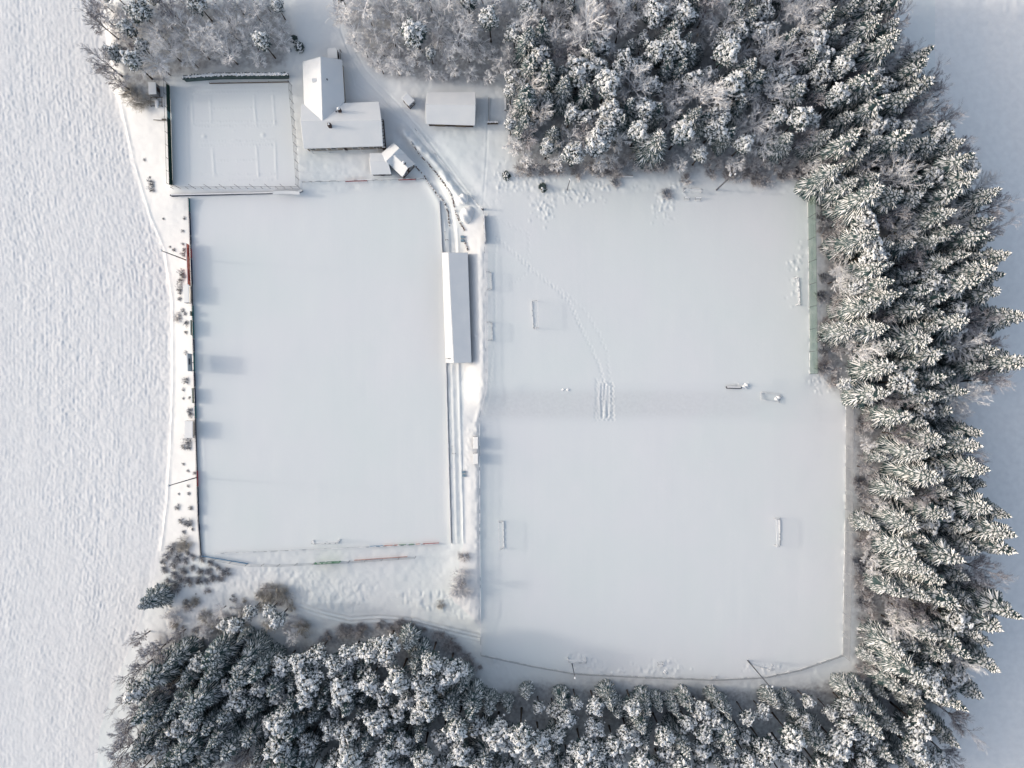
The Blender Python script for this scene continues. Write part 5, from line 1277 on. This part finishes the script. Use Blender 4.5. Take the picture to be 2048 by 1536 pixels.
for i in range(30):
    x = sg.uniform(640, 960); shrub('brown', x, float(np.interp(x, [640, 700, 800, 880, 960], [1278, 1256, 1246, 1270, 1330])) + sg.uniform(-4, 10), sg.uniform(.6, 1.1), 'brown bush at the wood edge below the snowy lane', 'bushes below the lane')
# ------------------------------------------------------------------ which tree is which
KIND = {'spruce_tree': 'spruce', 'pine_tree': 'pine', 'broadleaf_tree': 'frosted broadleaf tree', 'birch_tree': 'drooping frosted birch', 'bare_tree': 'leafless bare tree', 'sapling': 'brownish sapling'}
ADJ = {'spruce_tree': 'snow-laden', 'pine_tree': 'snow-clumped', 'broadleaf_tree': 'grey', 'birch_tree': 'whitish', 'bare_tree': 'mauve-grey', 'sapling': 'low'}
ZONE = {'grove': 'in the grove behind the tennis hedge', 'barn': 'in the wood behind barn and kiosk hut', 'upper': 'in the wood above the upper pitch', 'corner': 'in the wood corner beyond the net fence top end',
        'net': 'behind the green net fence', 'fence': 'behind the tall grey net fence', 'south': 'below the curved fence of the lower pitch', 'lane': 'in the wood below the snowy lane', 'southwest': 'in the bottom wood by the ploughed field'}
EDGE = {'grove': [(330, 175), (580, 138)], 'barn': [(700, 60), (770, 155), (1000, 170)], 'upper': [(1012, 180), (1030, 330), (1615, 362)], 'corner': [(1615, 375), (1660, 400)], 'net': [(1650, 400), (1660, 780)],
        'fence': [(1714, 800), (1712, 1350)], 'south': [(965, 1395), (1160, 1380), (1700, 1360)], 'lane': [(620, 1285), (800, 1255), (960, 1390)], 'southwest': [(320, 1262), (620, 1290)]}
LAND = (((1614, 391), 'the top end of the green net'), ((1618, 748), 'the lower end of the green net'), ((1690, 812), 'the upper end of the grey net fence'), ((1684, 1309), 'the bottom corner of the lower pitch'),
        ((1690, 1060), 'the middle of the grey net fence'), ((1617, 570), 'the middle of the green net'), ((1144, 1327), 'the short bottom floodlight'), ((1495, 1321), 'the tall bottom floodlight'), ((1433, 380), 'the top floodlight'),
        ((1255, 354), 'the white bench'), ((900, 180), 'the back of the barn'), ((817, 200), 'the kiosk hut'), ((963, 1309), 'the lane end of the curved fence'), ((578, 154), 'the right end of the tennis hedge'),
        ((400, 155), 'the left end of the tennis hedge'), ((1011, 210), 'the snowy trough'), ((1014, 352), 'the dark green corner bush'), ((318, 1290), 'the pair of thin field-edge trees'), ((575, 1218), 'the tall thin lane pine'), ((1427, 1354), 'the small curved-fence practice goal'), ((668, 100), 'the drive shed'))
done = set()
for t in TREES:
    if t['label']: t['o']['label'] = t['label']; done.add(id(t))
for (lx, ly), nm in LAND:
    for kd in KIND:
        c = [t for t in TREES if t['kind'] == kd and id(t) not in done and math.hypot(t['px'] - lx, t['py'] - ly) < 90]
        if c:
            t = min(c, key=lambda t: math.hypot(t['px'] - lx, t['py'] - ly))
            t['o']['label'] = f"{ADJ[kd]} {KIND[kd]} nearest to {nm}"; done.add(id(t))
for z in ZONE:
    for kd in KIND:
        c = [t for t in TREES if t['zone'] == z and t['kind'] == kd and id(t) not in done]
        if len(c) > 3:
            c.sort(key=lambda t: t['h'])
            for t, w_ in ((c[-1], 'tallest'), (c[0], 'smallest')):
                t['o']['label'] = f"{w_} {KIND[kd]} {ZONE[z]}"; done.add(id(t))
    zt = [t for t in TREES if t['zone'] == z and id(t) not in done]
    ds = sorted(pdist(t['px'], t['py'], EDGE[z]) for t in zt)
    q1, q2 = (ds[len(ds) // 3], ds[2 * len(ds) // 3]) if len(ds) > 5 else (1e9, 1e9)
    for t in zt:
        d = pdist(t['px'], t['py'], EDGE[z]); row = 'front-row' if d < q1 else ('mid-depth' if d < q2 else 'rear')
        t['o']['label'] = f"{row} {ADJ[t['kind']]} {KIND[t['kind']]} {ZONE[z]}"
        t['o']['group'] = f"{row} {KIND[t['kind']]} trees {ZONE[z]}"; done.add(id(t))
SUN, SKY, EXPO = 0.74, 0.15, 0.64
# ------------------------------------------------------------------ camera and daylight
cd = bpy.data.cameras.new('Camera'); cam = bpy.data.objects.new('Camera', cd); COL.objects.link(cam)
cam.location = (0, 0, H); cam.rotation_euler = (0, 0, 0)
cd.sensor_width = 36; cd.lens = 18.0 / (1024 * S / H); cd.clip_end = 20000; cd.clip_start = 1
SC.camera = cam
ELEV = R(17.5); to_sun = Vector((-math.cos(ELEV), math.cos(ELEV) * 0.07, math.sin(ELEV)))
ld = bpy.data.lights.new('sun', 'SUN'); lo = bpy.data.objects.new('sun', ld); COL.objects.link(lo)
ld.energy = SUN; ld.angle = R(3.5); ld.color = (1.0, 0.93, 0.83)
lo.rotation_euler = to_sun.to_track_quat('Z', 'Y').to_euler(); lo.location = (-100, 0, 100)
w = bpy.data.worlds.new('World'); SC.world = w; w.use_nodes = True
nt = w.node_tree; bg = nt.nodes['Background']
sky = nt.nodes.new('ShaderNodeTexSky'); sky.sky_type = 'NISHITA'; sky.sun_disc = False
sky.sun_elevation = ELEV; sky.sun_rotation = math.atan2(to_sun.x, to_sun.y) % (2 * PI)
sky.dust_density = 3.0; sky.ozone_density = 1.0; sky.air_density = 1.0
hs = nt.nodes.new('ShaderNodeHueSaturation'); hs.inputs['Saturation'].default_value = 0.68; hs.inputs['Hue'].default_value = 0.497
nt.links.new(sky.outputs[0], hs.inputs['Color']); nt.links.new(hs.outputs[0], bg.inputs[0]); bg.inputs[1].default_value = SKY
SC.view_settings.view_transform = 'Standard'; SC.view_settings.look = 'None'
SC.view_settings.exposure = EXPO; SC.view_settings.gamma = 1.0
SC.cycles.max_bounces = 6; SC.cycles.diffuse_bounces = 4; SC.cycles.transparent_max_bounces = 8
SC.cycles.use_denoising = True
